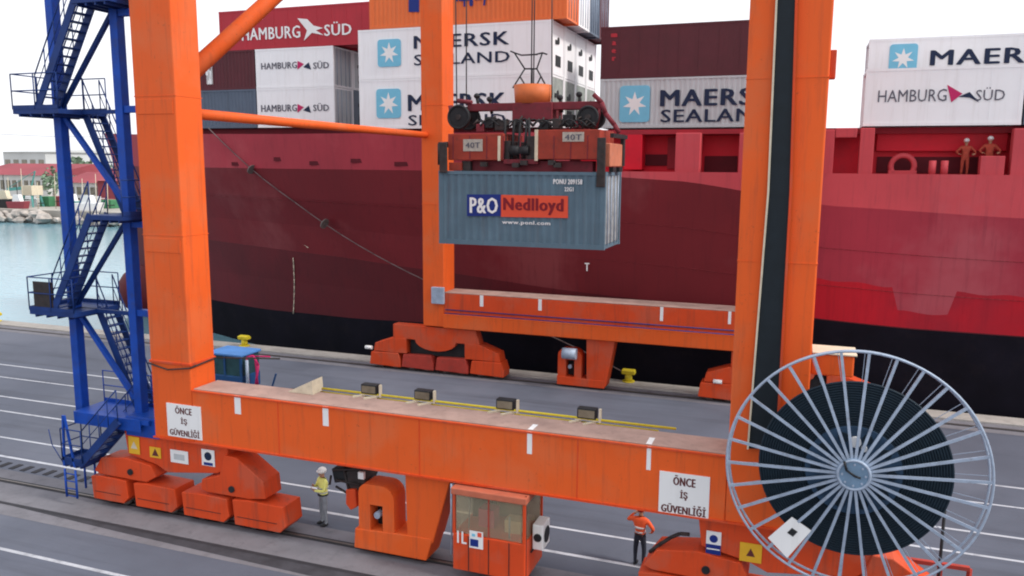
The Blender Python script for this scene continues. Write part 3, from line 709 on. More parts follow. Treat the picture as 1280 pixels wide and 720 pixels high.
# cable chute on the right leg
def cw(px, py): q = atY(px, py, SY-.06); return (q.x, q.z)
ch = [cw(977, -140), cw(998, -140), cw(986.7, 240), cw(969, 560), cw(936, 560), cw(961.7, 240)]
ch[0] = (ch[0][0]+.02, ch[0][1])
MB().prism(ch, SY-.10, SY+.002).build('cable_chute', RUB, crane)
g = MB(); pl = [ch[0], ch[5], ch[4]]
for (a, b2) in zip(pl[:-1], pl[1:]): g.beam((a[0]-.02, SY-.11, a[1]), (b2[0]-.02, SY-.11, b2[1]), .04, .1, (0, 1, 0))
g.build('chute_edge', CREAM, crane)
g = MB(); pl = [ch[1], ch[2], ch[3]]
for (a, b2) in zip(pl[:-1], pl[1:]): g.beam((a[0]+.03, SY-.11, a[1]), (b2[0]+.03, SY-.11, b2[1]), .05, .1, (0, 1, 0))
g.build('chute_edge', OR2, crane)
# ---- travel bogies
def bogie_group(cx, y, m1, m2, z_off=0, flip=1):
    y0, y1 = y, y+.85
    zt_ = ZB-.03
    def P(pl, a, b2, name, m, bev=.03): return MB().prism([(cx+x*flip, z) for x, z in pl], a, b2).build(name, m, crane, bevel=bev)
    P([(-2.24, zt_), (1.75, zt_), (1.7, 1.93), (1.33, 1.68), (-.58, 1.44), (-1.03, 1.64), (-2.14, 1.85)], y0+.1, y1-.1, 'main_equaliser', m1)
    P([(-3.53, 1.14), (-3.2, 1.61), (-2.22, 1.74), (-1.19, 1.61), (-1.0, 1.26), (-1.37, 1.04), (-2.0, 1.03), (-3.3, 1.05)], y0+.02, y1-.02, 'equaliser', m1)
    P([(1.66, 2.33), (2.1, 2.31), (3.05, 1.69), (3.1, 1.15), (2.5, 1.06), (.93, 1.06), (.74, 1.14), (.78, 1.45), (1.45, 1.67)], y0+.02, y1-.02, 'equaliser', m1)
    for k, (xa_, xb2, zt2) in enumerate(((-3.64, -2.14, 1.0), (-1.89, -.2, 1.0), (.01, 1.77, .98), (1.92, 3.8, 1.03))):
        w_ = xb2-xa_; pl = [(xa_+.06, .2), (xa_, zt2-.05), (xa_+w_*.3, zt2), (xb2-.06, zt2-.02), (xb2, .4), (xb2-.2, .2)]
        hs_ = MB().prism([(cx+x, z) for x, z in pl], y0-.02, y1).build('bogie_housing', m2, crane, bevel=.02)
        for wx in (.28, .72):
            MB().cyl((cx+xa_+w_*wx, y0+.25, .31), .29, .3, 20, 'Y').build('wheel', RAIL, hs_)
        MB().box(cx+xa_+.15, cx+xb2-.3, y0-.032, y0-.022, .46, .475).build('cover_seam', DK, hs_)
    for bx in (-2.0, 1.9): MB().cyl((cx+bx, y0-.03, 1.3), .1, .9, 20, 'Y').build('pivot_pin', DK, crane)
    MB().box(cx-1.4, cx+1.4, y0+.2, y1-.2, ZB-.14, ZB-.025).build('bearing_pad', DK, crane)
bogie_group(-17.65, SY+.12, OR2, OR2)
bogie_group(.25, SY+.12, OR2, OR2)
def far_bogie(cx, y):
    def P(pl, a, b2, name, m, bev=.03): return MB().prism([(cx+x, z) for x, z in pl], a, b2).build(name, m, crane, bevel=bev)
    arc = [(1.2*math.cos(R(t)), 1.75-.55*math.sin(R(t))) for t in range(0, 181, 20)]
    P([(-2.5, 1.75), (-2.5, 2.52), (2.3, 2.52), (2.55, 1.75)]+arc, y+.0, y+.6, 'main_equaliser', OR2)
    for s in (-1, 1):
        P([(s*1.7, .95), (s*1.7, 1.8), (s*2.6, 1.75), (s*3.6, 1.4), (s*3.7, .95)], y-.02, y+.8, 'equaliser', OR2)
    for bx in (-3.0, -1.05, .95, 2.95):
        hs_ = MB().prism([(cx+bx-.95, .2), (cx+bx-.85, .9), (cx+bx+.8, .95), (cx+bx+.95, .5), (cx+bx+.95, .15)], y-.05, y+.85).build('bogie_housing', ORD if abs(bx) < 2 else OR2, crane, bevel=.04)
        for wx in (-.45, .45): MB().cyl((cx+bx+wx, y+.25, .31), .29, .3, 16, 'Y').build('wheel', RAIL, hs_)
    MB().box(cx-1.6, cx+1.6, y+.3, y+.7, .9, 1.7).build('gear_motor', DK, crane)
far_bogie(-18.0, FY+.15); far_bogie(-.3, FY+.15)
# ---- centre supports with storm brake housings, one per sill
def centre(y, pts_post, pts_base, arch, slot, Yp, m, motor):
    W = lambda pl: [(atY(a, b2, Yp).x, atY(a, b2, Yp).z) for a, b2 in pl]
    MB().prism(W(pts_post), y, y+.8).build('support_post', m, crane, bevel=.03)
    MB().prism(W(pts_base), y-.02, y+.85).build('support_shoe', m, crane, bevel=.03)
    x0_, z0_, x1_, z1_ = rect_world(arch, Yp); rr = (x1_-x0_)*.35
    out = [(x0_, z0_), (x1_, z0_)]+[(x1_-rr+rr*math.cos(R(t)), z1_-rr+rr*math.sin(R(t))) for t in range(0, 91, 15)]+[(x0_+rr*.7-rr*.7*math.sin(R(t)), z1_-rr*.7+rr*.7*math.cos(R(t))) for t in range(0, 91, 30)]
    a0, c0, a1, c1 = rect_world(slot, Yp); mid = (a0+a1)/2
    # open arch: two cheeks, a crown and the dark slot between
    h = MB(); h.prism([(x0_, z0_), (a0, z0_), (a0, c1)]+[(x0_, c1)], y, y+.7); h.prism([(a1, z0_), (x1_, z0_), (x1_, c1), (a1, c1)], y, y+.7)
    top = [p_ for p_ in out[2:]]
    h.prism([(x0_, c1+.002), (x1_, c1+.002)]+[(p_[0], max(p_[1], c1+.004)) for p_ in top], y, y+.7)
    ho = h.build('brake_housing', m, crane)
    MB().box(a0-.02, a1+.02, y+.45, y+.6, z0_+.02, c1).build('brake_shoe', DK, ho)
    MB().cyl(((a0+a1)/2-.04, y+.1, (c0+c1)/2+.05), .1, .4, 12, 'Y').build('brake_pin', GALV, ho)
centre(SY+.15, [(506, 590), (563, 600), (541, 680), (509, 676)], [(444, 660), (506, 668), (541, 674), (533, 701), (443, 684)], (449, 607, 492, 665), (463, 632, 478, 664), SY+.15, OR, 0)
centre(FY+.1, [(733, 420), (770, 420), (757, 484), (733, 481)], [(696, 469), (733, 474), (757, 476), (755, 486), (696, 480)], (697, 437, 727, 472), (707, 450, 718, 470), FY+.1, OR2, 0)
g = MB(); p = atY(712, 442, FY-.1); g.cyl((p.x-.35, FY-.1, p.z), .28, .7, 14, 'X'); g.build('brake_motor', GALV, crane)
# dark drive unit beside the brake housing (near sill)
def unit(pts, y, d, name, m): return MB().prism([(atY(a, b2, y).x, atY(a, b2, y).z) for a, b2 in pts], y, y+d).build(name, m, crane, bevel=.03)
unit([(414, 586), (430, 583), (434, 602), (418, 604)], SY+.6, .6, 'drive_motor', DK)
unit([(432, 590), (450, 588), (458, 600), (452, 614), (436, 612)], SY+.5, .7, 'drive_motor', GREASE)
unit([(432, 612), (444, 612), (446, 634), (438, 638), (432, 630)], SY+.4, .4, 'brake_lever', OR2)
for a_, b_ in (((416, 588), (452, 586)), ((420, 608), (440, 620)), ((430, 586), (436, 614)), ((452, 592), (459, 584)), ((420, 600), (450, 606)), ((414, 594), (412, 606))):
    MB().tube(atY(*a_, SY+.55), atY(*b_, SY+.45), .035, 6).build('hydraulic_hose', GREASE, crane)
p = atY(452, 594, SY+.4); MB().box(p.x-.09, p.x+.09, SY+.35, SY+.45, p.z-.1, p.z+.1).build('valve_block', WHT, crane)
# ---- checker's cabin under the sill
cy, cd = SY-.25, 1.5
cx0, cz0, cx1, cz1 = rect_world((566, 609, 657, 711), cy); cz1 = atY(566, 609, cy).z; cz1 = min(cz1, ZB-.02)
zs = cz0+(cz1-cz0)*.45; zw = cz1-.24
MB().box(cx0, cx1, cy, cy+cd, cz0, zs).build('cabin_base', OR2, crane, bevel=.03)
MB().box(cx0-.04, cx1+.04, cy-.04, cy+cd+.04, zw+.05, cz1).build('cabin_roof', mat('cabin_roof_salmon', (.5, .14, .08), .7, .15, 2, (.25, .12, .1), .5), crane, bevel=.03)
for x in (cx0, cx1-.07):
    for y in (cy, cy+cd-.07): MB().box(x, x+.07, y, y+.07, zs+.002, zw+.05).build('cabin_post', OR2, crane)
CG = bpy.data.materials.new('cabin_glass'); CG.use_nodes = True; q_ = CG.node_tree.nodes['Principled BSDF']
q_.inputs['Base Color'].default_value = (.8, .74, .58, 1); q_.inputs['Transmission Weight'].default_value = .85; q_.inputs['Roughness'].default_value = .08; q_.inputs['IOR'].default_value = 1.1
nw = 2
for k in range(nw):
    xa = cx0+.08+(cx1-cx0-.16)*k/nw; xbb = cx0+.08+(cx1-cx0-.16)*(k+1)/nw
    MB().box(xa+.015, xbb-.015, cy+.03, cy+.045, zs+.02, zw+.04).build('cabin_window', CG, crane)
    if k: MB().box(xa-.013, xa+.013, cy+.01, cy+.06, zs+.002, zw+.05).build('window_bar', ORD, crane)
MB().box(cx1-.05, cx1-.035, cy+.1, cy+cd-.1, zs+.02, zw+.04).build('cabin_window', CG, crane)
MB().box(cx0+.035, cx0+.05, cy+.1, cy+cd-.1, zs+.02, zw+.04).build('cabin_window', CG, crane)
MB().box(cx0+.08, cx1-.08, cy+cd-.05, cy+cd-.02, zs+.002, zw+.05).build('cabin_back', mat('cabin_tan', (.32, .25, .16), .7, .2, 3, (.12, .09, .07), .6), crane)
MB().box(cx0+.1, cx0+.7, cy+cd-.35, cy+cd-.07, zs-.01, zs+.55).build('cabin_cabinet', GREASE, crane)
MB().path([(cx0+.3, cy+.4, zs), (cx0+.35, cy+.4, zw)], .02).path([(cx1-.5, cy+.2, zs), (cx1-.5, cy+.2, zs+.6)], .03).build('grab_rail', GALV, crane)
for kx in (.22, .5, .78): MB().box(cx0+(cx1-cx0)*kx, cx0+(cx1-cx0)*kx+.02, cy-.012, cy-.002, cz0+.03, zs-.03).build('panel_seam', DK, crane)
MB().box(cx0+.5, cx0+.95, cy+.6, cy+1.0, zs-.01, zs+.5).build('cabin_seat', MAG, crane)
MB().box(cx1-.75, cx1-.3, cy+.5, cy+.9, zs-.01, zs+.35).build('control_desk', CREAM, crane)
ac = MB().box(cx1+.03, cx1+.33, cy+.5, cy+1.1, zs-.35, zs+.35).build('air_conditioner', WHT, crane, bevel=.03)
MB().cyl((cx1+.18, cy+.47, zs), .11, .03, 16, 'Y').build('ac_fan', DK, ac)
MB().cyl((cx1+.33, cy+.8, zs), .22, .02, 18, 'X').build('ac_fan', DK, ac)
MB().box(cx1+.02, cx1+.05, cy+.4, cy+1.2, zs-.4, zs-.36).tube((cx1-.02, cy+.1, cz0), (cx1-.02, cy+.1, cz1), .03).build('ac_bracket', DK, crane)
for a_, b_ in (((cx0-.12), .2), ((cx0-.18), .5)): MB().tube((a_, cy+b_, cz0+.3), (a_, cy+b_, cz1), .03, 6).build('cabin_ladder', GALV, crane)
sg = decal((587, 664, 604, 684), cy, crane, 'notice_sticker', WHT); 
decal((588, 674, 598, 682), cy-.008, crane, 'notice_print', DBLUE); decal((597, 666, 602, 671), cy-.008, crane, 'notice_print', LRED); decal((590, 667, 594, 670), cy-.008, crane, 'notice_print', LBLUE)
tpx('1L', 'cabin_lettering', WHT, crane, (572, 664, 583, 678), cy, .03, base=cy-.01)
# ---- signs
def sign(px, y, lines, name='safety_sign', m=WHT, ink=INK, bold=.045, fill=.86):
    x0_, z0_, x1_, z1_ = rect_world(px, y)
    p_ = MB().box(x0_, x1_, y-.03, y-.005, z0_, z1_).build(name, m, crane)
    n_ = len(lines); hh = (z1_-z0_)/n_
    for i, (s, wf) in enumerate(lines):
        zc = z1_-hh*(i+.5); ww = (x1_-x0_)*wf*fill
        o = text(s, 'sign_lettering', ink, p_, ((x0_+x1_)/2-ww/2, zc-hh*.36, (x0_+x1_)/2+ww/2, zc+hh*.36), y-.034, bold)
    return p_
sign((823, 592, 888, 640), SY, [('ÖNCE', .5), ('İŞ', .16), ('GÜVENLİĞİ', 1.02)])
sign((211, 506, 251, 544), SY, [('ÖNCE', .55), ('İŞ', .2), ('GÜVENLİĞİ', 1.0)])
ey = SY+.21
for px, m in (((162, 546, 174, 566), SIGY), ((188, 559, 201, 571), SIGY), ((214, 563, 235, 577), WHT), ((253, 562, 268, 581), WHT)):
    s_ = decal(px, ey, crane, 'warning_plate', m, th=.012, off=.016)
    a0 = rect_world(px, ey); cx_, cz_ = (a0[0]+a0[2])/2, (a0[1]+a0[3])/2; q = (a0[2]-a0[0])
    if m is SIGY: MB().prism([(cx_-q*.3, cz_-q*.25), (cx_+q*.3, cz_-q*.25), (cx_, cz_+q*.3)], ey-.022, ey-.017).build('warning_symbol', CREAM if px[0] < 170 else INK, s_)
    elif px[0] < 230: MB().box(cx_-q*.3, cx_+q*.3, ey-.022, ey-.017, cz_-q*.15, cz_+q*.12).build('printed_panel', CGREY, s_)
    else:
        MB().cyl((cx_, ey-.022, cz_+.05), q*.28, .005, 16, 'Y').build('warning_symbol', NINK, s_); MB().box(cx_-q*.35, cx_+q*.35, ey-.022, ey-.017, a0[1]+.02, a0[1]+.11).build('printed_panel', DBLUE, s_)
for px, m in (((882, 664, 902, 691), WHT), ((924, 679, 953, 700), SIGY)):
    s_ = decal(px, ey, crane, 'warning_plate', m, th=.012, off=.016); a0 = rect_world(px, ey); cx_, cz_ = (a0[0]+a0[2])/2, (a0[1]+a0[3])/2; q = (a0[2]-a0[0])
    if m is WHT:
        MB().cyl((cx_, ey-.022, cz_+q*.3), q*.28, .005, 16, 'Y').build('warning_symbol', DBLUE, s_); MB().box(a0[0], a0[2], ey-.022, ey-.017, a0[1], cz_-q*.12).build('printed_panel', DBLUE, s_)
        MB().box(a0[0]+.02, a0[2]-.02, ey-.026, ey-.023, a0[1]+.12, a0[1]+.15).build('printed_line', WHT, s_)
    else: MB().prism([(cx_-q*.2, cz_-q*.18), (cx_+q*.2, cz_-q*.18), (cx_, cz_+q*.22)], ey-.022, ey-.017).build('warning_symbol', INK, s_)
cb('blue_bracket', BLUE, -19.75, LX0-.004, SY+.15, SY+.95, 2.5, 3.15)
# junction box on the far leg
x0_, z0_, x1_, z1_ = rect_world((540, 359, 555, 379), FY-.1); MB().box(x0_, x1_, FY-.2, FY+.002, z0_, z1_).build('junction_box', GALV, crane, bevel=.02)
# lamp on the far bogie and on the right
for px, py in ((461, 434), (897, 477)):
    p = atY(px, py, FY+.1); MB().cyl((p.x-.2, FY+.1, p.z), .1, .4, 12, 'X').build('flood_lamp', WHT, crane)
# ---- pipe rail and floodlights along the walkway
yb2 = SY+1.25
g = MB(); g.path([(atZ(393, 492, ZT).x, yb2, ZT+.1), (atZ(845, 536, ZT+.1).x, yb2, ZT+.1)], .035); g.path([(atZ(380, 487, ZT).x, yb2+.06, ZT-.03), (-3.2, yb2+.06, ZT-.03)], .03)
g.build('yellow_pipe', YEL, crane)
g = MB()
for k in range(14): g.beam((-14.5+k*.9, SY+1.1, ZT-.1), (-14.5+k*.9, yb2+.1, ZT-.1), .06, .06)
g.build('pipe_brackets', CREAM, crane)['kind'] = 'stuff'
for px, py in ((463, 486), (530, 494), (633, 506), (735, 519)):
    p = atY(px, py, yb2); z = ZT+.02
    h_ = MB().box(p.x-.29, p.x+.23, yb2-.05, yb2+.2, z+.08, z+.36).build('floodlight', DK, crane, bevel=.02)
    MB().box(p.x+.3, p.x+.36, yb2-.04, yb2+.04, ZT+.03, z+.38).build('light_bracket', CREAM, h_)
    g = MB().beam((p.x-.35, yb2, z+.06), (p.x+.35, yb2, z+.06), .05, .05); g.beam((p.x-.2, yb2, z), (p.x-.42, yb2-.3, ZT+.04), .07, .07); g.beam((p.x+.2, yb2, z), (p.x-.02, yb2-.35, ZT+.04), .07, .07)
    g.build('light_bracket', CREAM, h_)
    MB().box(p.x-.25, p.x+.19, yb2-.07, yb2-.052, z+.12, z+.32).build('light_glass', GLASS, h_)
pa = atZ(362, 489, ZT+.03); pb_ = atZ(393, 494, ZT+.03)
MB().prism([(pa.x, ZT+.035), (pb_.x-.05, ZT+.035), (pb_.x-.08, ZT+.45)], SY+.75, SY+1.3).build('cable_wedge', CREAM, crane)
MB().path([atY(812, 690, SY+.3), atY(824, 681, SY+.3), atY(838, 672, SY+.35), atY(850, 667, SY+.4), atY(862, 668, SY+.4)], .05).build('loose_cable', GREASE, crane)
# ---- cable reel
RY = 17.0; cxr, czr, Rr = 1.24, 4.93, 2.5
for k, (yy, rr_, nm) in enumerate(((RY, Rr, 'reel_rim'), (RY+.2, Rr-.03, 'reel_rim'))):
    MB().torus((cxr, yy, czr), rr_-.02, .027, 96, 8).build(nm, GALV, crane)
ns = 30
sp0 = None
for j, yy in enumerate((RY, RY+.2)):
    for k in range(ns):
        t_ = 2*math.pi*(k+.12*j)/ns+.05
        # every spoke is a thin flat bar from hub to rim
        d_ = Vector((math.cos(t_), 0, math.sin(t_)))
        y0_ = RY-.12 if j == 0 else yy+.05
        c0 = Vector((cxr, y0_, czr))
        if True:
            MB().beam(c0+d_*.3, Vector((cxr, yy, czr))+d_*(Rr-.03), .056 if j == 0 else .012, .04 if j == 0 else .012, (0, 1, 0)).build('reel_spoke', GALV, crane)
        else: pass
        if j == 0: pass
g = MB(); 
for i in range(18):    # wound cable: turns stacked flat on one another
    g.torus((cxr, RY+.145, czr), .93+i*.052, .028, 96, 6)
g.cyl((cxr, RY+.145, czr), 1.83, .06, 64, 'Y'); g.build('wound_cable', CABLE, crane)
MB().cyl((cxr, RY+.06, czr), .92, .08, 48, 'Y').build('reel_core', mat('reel_core_blue', (.03, .065, .12), .5, .3, 5), crane)
g = MB()
for k in range(10):
    t_ = 2*math.pi*k/10; g.cyl((cxr+.72*math.cos(t_), RY+.02, czr+.72*math.sin(t_)), .1, .04, 12, 'Y')
g.build('core_holes', CABLE, crane)['kind'] = 'stuff'
MB().cyl((cxr, RY-.2, czr), .31, .26, 32, 'Y', .36).build('reel_hub', HUB, crane)
MB().torus((cxr, RY-.2, czr), .3, .03, 32, 6).build('hub_ring', GALV, crane)
MB().path([(cxr-.2, RY-.24, czr+.28), (cxr-.14, RY-.26, czr+.1), (cxr+.02, RY-.26, czr+.0), (cxr+.12, RY-.24, czr-.03)], .025).build('hub_cable', DK, crane)
g = MB()
for k in range(8):
    t_ = 2*math.pi*k/8; g.cyl((cxr+.22*math.cos(t_), RY-.225, czr+.22*math.sin(t_)), .025, .03, 6, 'Y')
g.build('hub_bolts', GALV, crane)['kind'] = 'stuff'
MB().tube((cxr, RY+.1, czr), (cxr, SY+1.2, czr), .22, 20).build('reel_axle', OR2, crane)
cb('reel_gearbox', DK, cxr-.4, cxr+.4, SY-.9, SY+.1, czr-.4, czr+.4)
cb('reel_arm', OR2, RX1-.0, 2.0, SY+.15, SY+.75, czr-.45, czr+.35)
cb('reel_bracket', OR, RX1+.004, 1.25, SY+.3, SY+1.1, 6.35, 6.85)
MB().box(RX1+.02, 1.3, SY+.25, SY+1.15, 6.855, 6.88).build('bracket_plate', CREAM, crane)
MB().cyl((cxr, RY-.02, czr+.62), .11, .08, 16, 'Y').cyl((cxr+.17, RY-.02, czr+.5), .06, .08, 12, 'Y').build('hub_lamp', WHT, crane)
# tag plate wired on to the lower left spokes
pl = [(960, 672), (990, 646), (1014, 663), (984, 697)]
tp = MB().prism([(atY(a, b2, RY-.05).x, atY(a, b2, RY-.05).z) for a, b2 in pl], RY-.07, RY-.05).build('reel_plate', WHT, crane)
MB().prism([(atY(a, b2, RY-.08).x, atY(a, b2, RY-.08).z) for a, b2 in [(984, 666), (990, 660), (997, 665), (991, 671)]], RY-.078, RY-.072).build('plate_print', DK, tp)
p = atY(1183, 615, SY+.9); MB().tube((p.x, SY+.9, .3), (p.x, SY+.9, p.z), .035, 8).build('hand_post', DK, crane)
# red guard frame at the lower right behind the reel
yy = 21.6; a_ = atY(1070, 690, yy); b_ = atY(1212, 711, yy)
g = MB().beam(a_, b_, .12, .1); g.beam(a_-Vector((0, 0, .5)), b_-Vector((0, 0, .5)), .1, .1)
for k in range(5): q = a_.lerp(b_, k/4); g.beam(q, (q.x, q.y, 0), .09, .09)
g.build('guard_frame', ORD, crane)
unit([(1068, 690), (1100, 692), (1100, 760), (1068, 760)], SY+1.0, .8, 'drive_motor', ORD)

# ---- blue stair tower
TPX = (-22.05, -19.55)
TY = SY+.65
for x in TPX:
    MB().box(x-.15, x+.15, TY-.15, TY+.15, 2.9, 26).build('tower_post', BLUE, crane, bevel=.02)
for x in TPX: MB().box(x-.1, x+.1, TY+1.5, TY+1.7, 2.9, 26).build('tower_post', SHBLUE, crane) if x < -30 else None
def flight(xa, za, xb_, zb_, y0, y1, m=SHBLUE, hr=True):
    fo = MB(); dn = Vector((xb_-xa, 0, zb_-za)); 
    for y in (y0, y1): fo.beam((xa, y, za), (xb_, y, zb_), .05, .24)
    f_ = fo.build('stair_flight', m, crane)
    n_ = max(3, int(abs(zb_-za)/.235))
    tr = None
    for k in range(n_):
        t_ = (k+.5)/n_; x = xa+(xb_-xa)*t_; z = za+(zb_-za)*t_
        if tr is None: tr = MB().box(-.12, .12, y0+.03, y1-.03, -.018, .018).mesh('tread', m)
        o = bpy.data.objects.new('tread', tr); COL.objects.link(o); o.parent = f_; o.location = (x, 0, z)
    if hr:
        for y in (y0, y1):
            g = MB(); o1 = Vector((0, 0, 1.0)); A = Vector((xa, y, za)); B = Vector((xb_, y, zb_))
            g.path([A+o1, B+o1], .022, 5).path([A+o1*.55, B+o1*.55], .014, 5)
            for k in range(5): q = A.lerp(B, k/4); g.tube(q, q+o1, .018, 5)
            g.build('handrail', m, f_)
    return f_
def platform(x0_, x1_, y0_, y1_, z, m=SHBLUE, rails=(1, 1, 1, 1), solid=False):
    p_ = MB().box(x0_, x1_, y0_, y1_, z-.14, z).build('stair_platform', m, crane)
    g = MB()
    for k in range(4): g.box(x0_+(x1_-x0_)*(k+.5)/4-.03, x0_+(x1_-x0_)*(k+.5)/4+.03, y0_+.02, y1_-.02, z-.22, z-.142)
    g.build('platform_joist', m, p_)
    cs = [(x0_, y0_), (x1_, y0_), (x1_, y1_), (x0_, y1_)]
    for k in range(4):
        if not rails[k]: continue
        a, c = cs[k], cs[(k+1) % 4]; g = MB(); n_ = max(1, int(math.hypot(c[0]-a[0], c[1]-a[1])/.8))
        for q in range(n_+1): x = a[0]+(c[0]-a[0])*q/n_; y = a[1]+(c[1]-a[1])*q/n_; g.tube((x, y, z), (x, y, z+1.05), .02, 5)
        for zz in (1.05, .55): g.path([(a[0], a[1], z+zz), (c[0], c[1], z+zz)], .02, 5)
        g.box(min(a[0], c[0])-.01, max(a[0], c[0])+.01, min(a[1], c[1])-.01, max(a[1], c[1])+.01, z, z+.12)
        g.build('railing', m, p_)
    return p_
yn0, yn1 = TY-.85, TY-.2      # near side flights climb to the right
yf0, yf1 = TY+.2, TY+.85      # far side flights climb to the left
LA = -22.9; RA = -19.9
lev = [(6.38, 9.45), (12.6, 15.7), (18.8, 21.9)]
zprev = 4.15
platform(-21.75, -18.7, TY-.62, TY+.62, 3.1, BLUE, (0, 0, 1, 0))
MB().box(-21.7, -19.0, TY-.66, TY-.63, 2.72, 3.1).build('platform_skirt', BLUE, crane)
for i, (zl, zr) in enumerate(lev):
    flight(-19.9, (3.15 if i == 0 else lev[i-1][1]), -21.3, zl, yf0, yf1)          # up to the left landing
    platform(-22.95, -21.1, yn0-.05, yf1+.05, zl, SHBLUE, (1, 0, 1, 1))
    flight(-22.0, zl, -20.2, zr, yn0, yn1)
    platform(-20.3, -18.9, yn0-.05, yf1+.05, zr, SHBLUE, (1, 1, 0, 0) if i else (0, 1, 0, 0))
    for yb_ in (TY,):
        MB().beam((-21.95, TY, zl-.1), (-19.65, TY, (3.4 if i == 0 else lev[i-1][1]+.3)), .14, .14).build('tower_brace', BLUE, crane)
        MB().beam((-21.95, TY, zl+.1), (-19.65, TY, zr-.2), .12, .12).build('tower_brace', SHBLUE, crane)
    MB().beam((-19.5, TY, zr-.3), (LX0, TY, zr-.3), .2, .2).build('tower_tie', BLUE, crane)
    MB().beam((-19.5, TY, zl-.0), (LX0, TY, zl-.0), .2, .2).build('tower_tie', BLUE, crane)
    MB().beam((-22.05, TY, zl-.06), (-19.6, TY, zl-.06), .1, .12).build('tower_tie', SHBLUE, crane)
p_ = MB().box(-22.75, -21.95, yn0-.03, yn0+.0, 6.5, 7.3).build('mesh_panel', GREASE, crane)
# lowest stair down to the quay
flight(-19.7, 3.05, -21.3, 1.5, yn0+.02, yn1+.1, SHBLUE)
platform(-22.1, -21.25, yn0-.02, yn1+.12, 1.5, SHBLUE, (1, 0, 1, 1))
g = MB()
for x in (-22.05, -21.6):
    for y in (yn0, yn1+.1): g.tube((x, y, .25), (x, y, 1.2), .035, 6)
for k in range(4): g.tube((-22.05, yn0, .3+k*.25), (-21.6, yn0, .3+k*.25), .02, 5)
g.beam((-22.05, yn0, 1.3), (-21.95, yn0, 3.0), .06, .06); g.beam((-21.6, yn0, 1.3), (-21.9, yn0, 3.0), .06, .06)
g.build('access_ladder', BLUE, crane)
g = MB(); g.path([(-22.1, yn0, 1.4), (-22.4, yn0-.1, 2.0), (-22.5, yn0-.1, 2.5)], .015, 5); g.build('safety_chain', SHBLUE, crane)

# ------------------------------------------------------------------ hanging container + spreader
CY = 26.35; a_ = atY(548, 215, CY); b_ = atY(548, 303, CY)
CZ = 8.22; CX = -12.28
hang = container(CX, CY, CZ, 6.06, 2.59, CBLUE, 'grey-blue container with P&O Nedlloyd lettering hanging from the spreader', name='hanging_container', doorm=mat('grimy_door', (.25, .26, .27), .7, .3, 3, (.06, .06, .07), .7))
lettering('P&O', hang, (588, 247, 622, 266), CY-.01, WHT, bold=.04)
poly_decal(hang, [(584, 243), (626, 243), (626, 270), (584, 270)], CY, DBLUE, 'logo_panel', .018, .014)
poly_decal(hang, [(626.5, 243.5), (710, 245), (710, 272.5), (626.5, 271)], CY, LRED, 'logo_panel', .018, .014)
lettering('Nedlloyd', hang, (630, 248, 704, 267), CY-.01, mat('logo_dark_red', (.2, .01, .02), .5, bump=0), bold=.045)
lettering('www.ponl.com', hang, (628, 276, 688, 281), CY, WHT, bold=.04)
lettering('PONU 209158', hang, (692, 224, 728, 230), CY, WHT, bold=.04); lettering('22G1', hang, (706, 234, 717, 239), CY, WHT, bold=.04)
spr = empty('container_spreader', (-9.2, 27.5, 10.9), 'orange-red lifting spreader with head block and sheaves gripping the grey-blue container', 'crane spreader')
SZ = CZ+2.59
sy0 = CY+.15; sy1 = CY+2.3
def sp(name, m, px, y, d, bevel=.02):
    x0_, z0_, x1_, z1_ = rect_world(px, y); return MB().box(x0_, x1_, y, y+d, z0_, z1_).build(name, m, spr, bevel=bevel)
SPR = mat('spreader_red', (.3, .042, .026), .6, .2, 2, (.08, .04, .035), .75, wear=(.05, .03, .03))
PLATED = mat('dull_plate', (.42, .38, .33), .7, .15, 9, (.15, .12, .1), .8)
SPD = mat('spreader_dark_red', (.17, .025, .035), .65, .2, 2, (.04, .03, .03), .7, wear=(.03, .02, .02))
sp('main_box', SPR, (560, 167, 629, 200), sy0, 2.1); sp('main_box', SPR, (672, 162, 750, 199), sy0, 2.1)
sp('telescopic_beam', SPD, (590, 201, 741, 214), sy0+.3, .5); sp('telescopic_beam', SPD, (590, 201, 741, 214), sy0+1.4, .5)
sp('end_beam', SPR, (561, 203, 577, 213), sy0, 2.1); sp('end_beam', GREASE, (577, 201, 588, 214), sy0+.1, 1.9)
sp('box_edge', CREAM, (622, 170, 625, 201), sy0-.05, .06, 0); sp('box_edge', CREAM, (668, 162, 672, 201), sy0-.05, .06, 0)
sp('centre_frame', GREASE, (629, 176, 637, 203), sy0+.1, 1.9); sp('centre_frame', GREASE, (658, 170, 668, 203), sy0+.1, 1.9)
sp('centre_frame', SPD, (629, 199, 672, 205), sy0+.05, 2.0)
g = MB()
for px in (632, 640, 648, 655, 663): q = atY(px, 160, sy0+.2); g.tube((q.x, sy0+.2, SZ+.25), (q.x+random.uniform(-.1, .1), sy0+.3, SZ+1.75), .05, 6)
for px in (640, 652): q = atY(px, 188, sy0); g.cyl((q.x-.1, sy0+.1, q.z), .17, .35, 12, 'X')
g.build('hydraulic_lines', DK, spr)['kind'] = 'stuff'
g = MB()
for k in range(30):
    q = atY(592+k*5, 152+random.uniform(-4, 12), sy0+.5); q2 = atY(598+k*5+random.uniform(-4, 6), 146+random.uniform(-2, 14), sy0+.6); g.tube(q, q2, .035, 5)
for px, py in ((605, 205), (690, 203), (697, 206), (655, 203), (645, 206)): q = atY(px, py, sy0); g.box(q.x-.12, q.x+.12, sy0-.08, sy0+.1, q.z-.09, q.z+.07)
g.build('hydraulic_lines', GREASE, spr)['kind'] = 'stuff'
sp('data_plate', PLATED, (579, 174, 603, 189), sy0-.03, .02, 0); sp('data_plate', PLATED, (703, 165, 730, 177), sy0-.03, .02, 0)
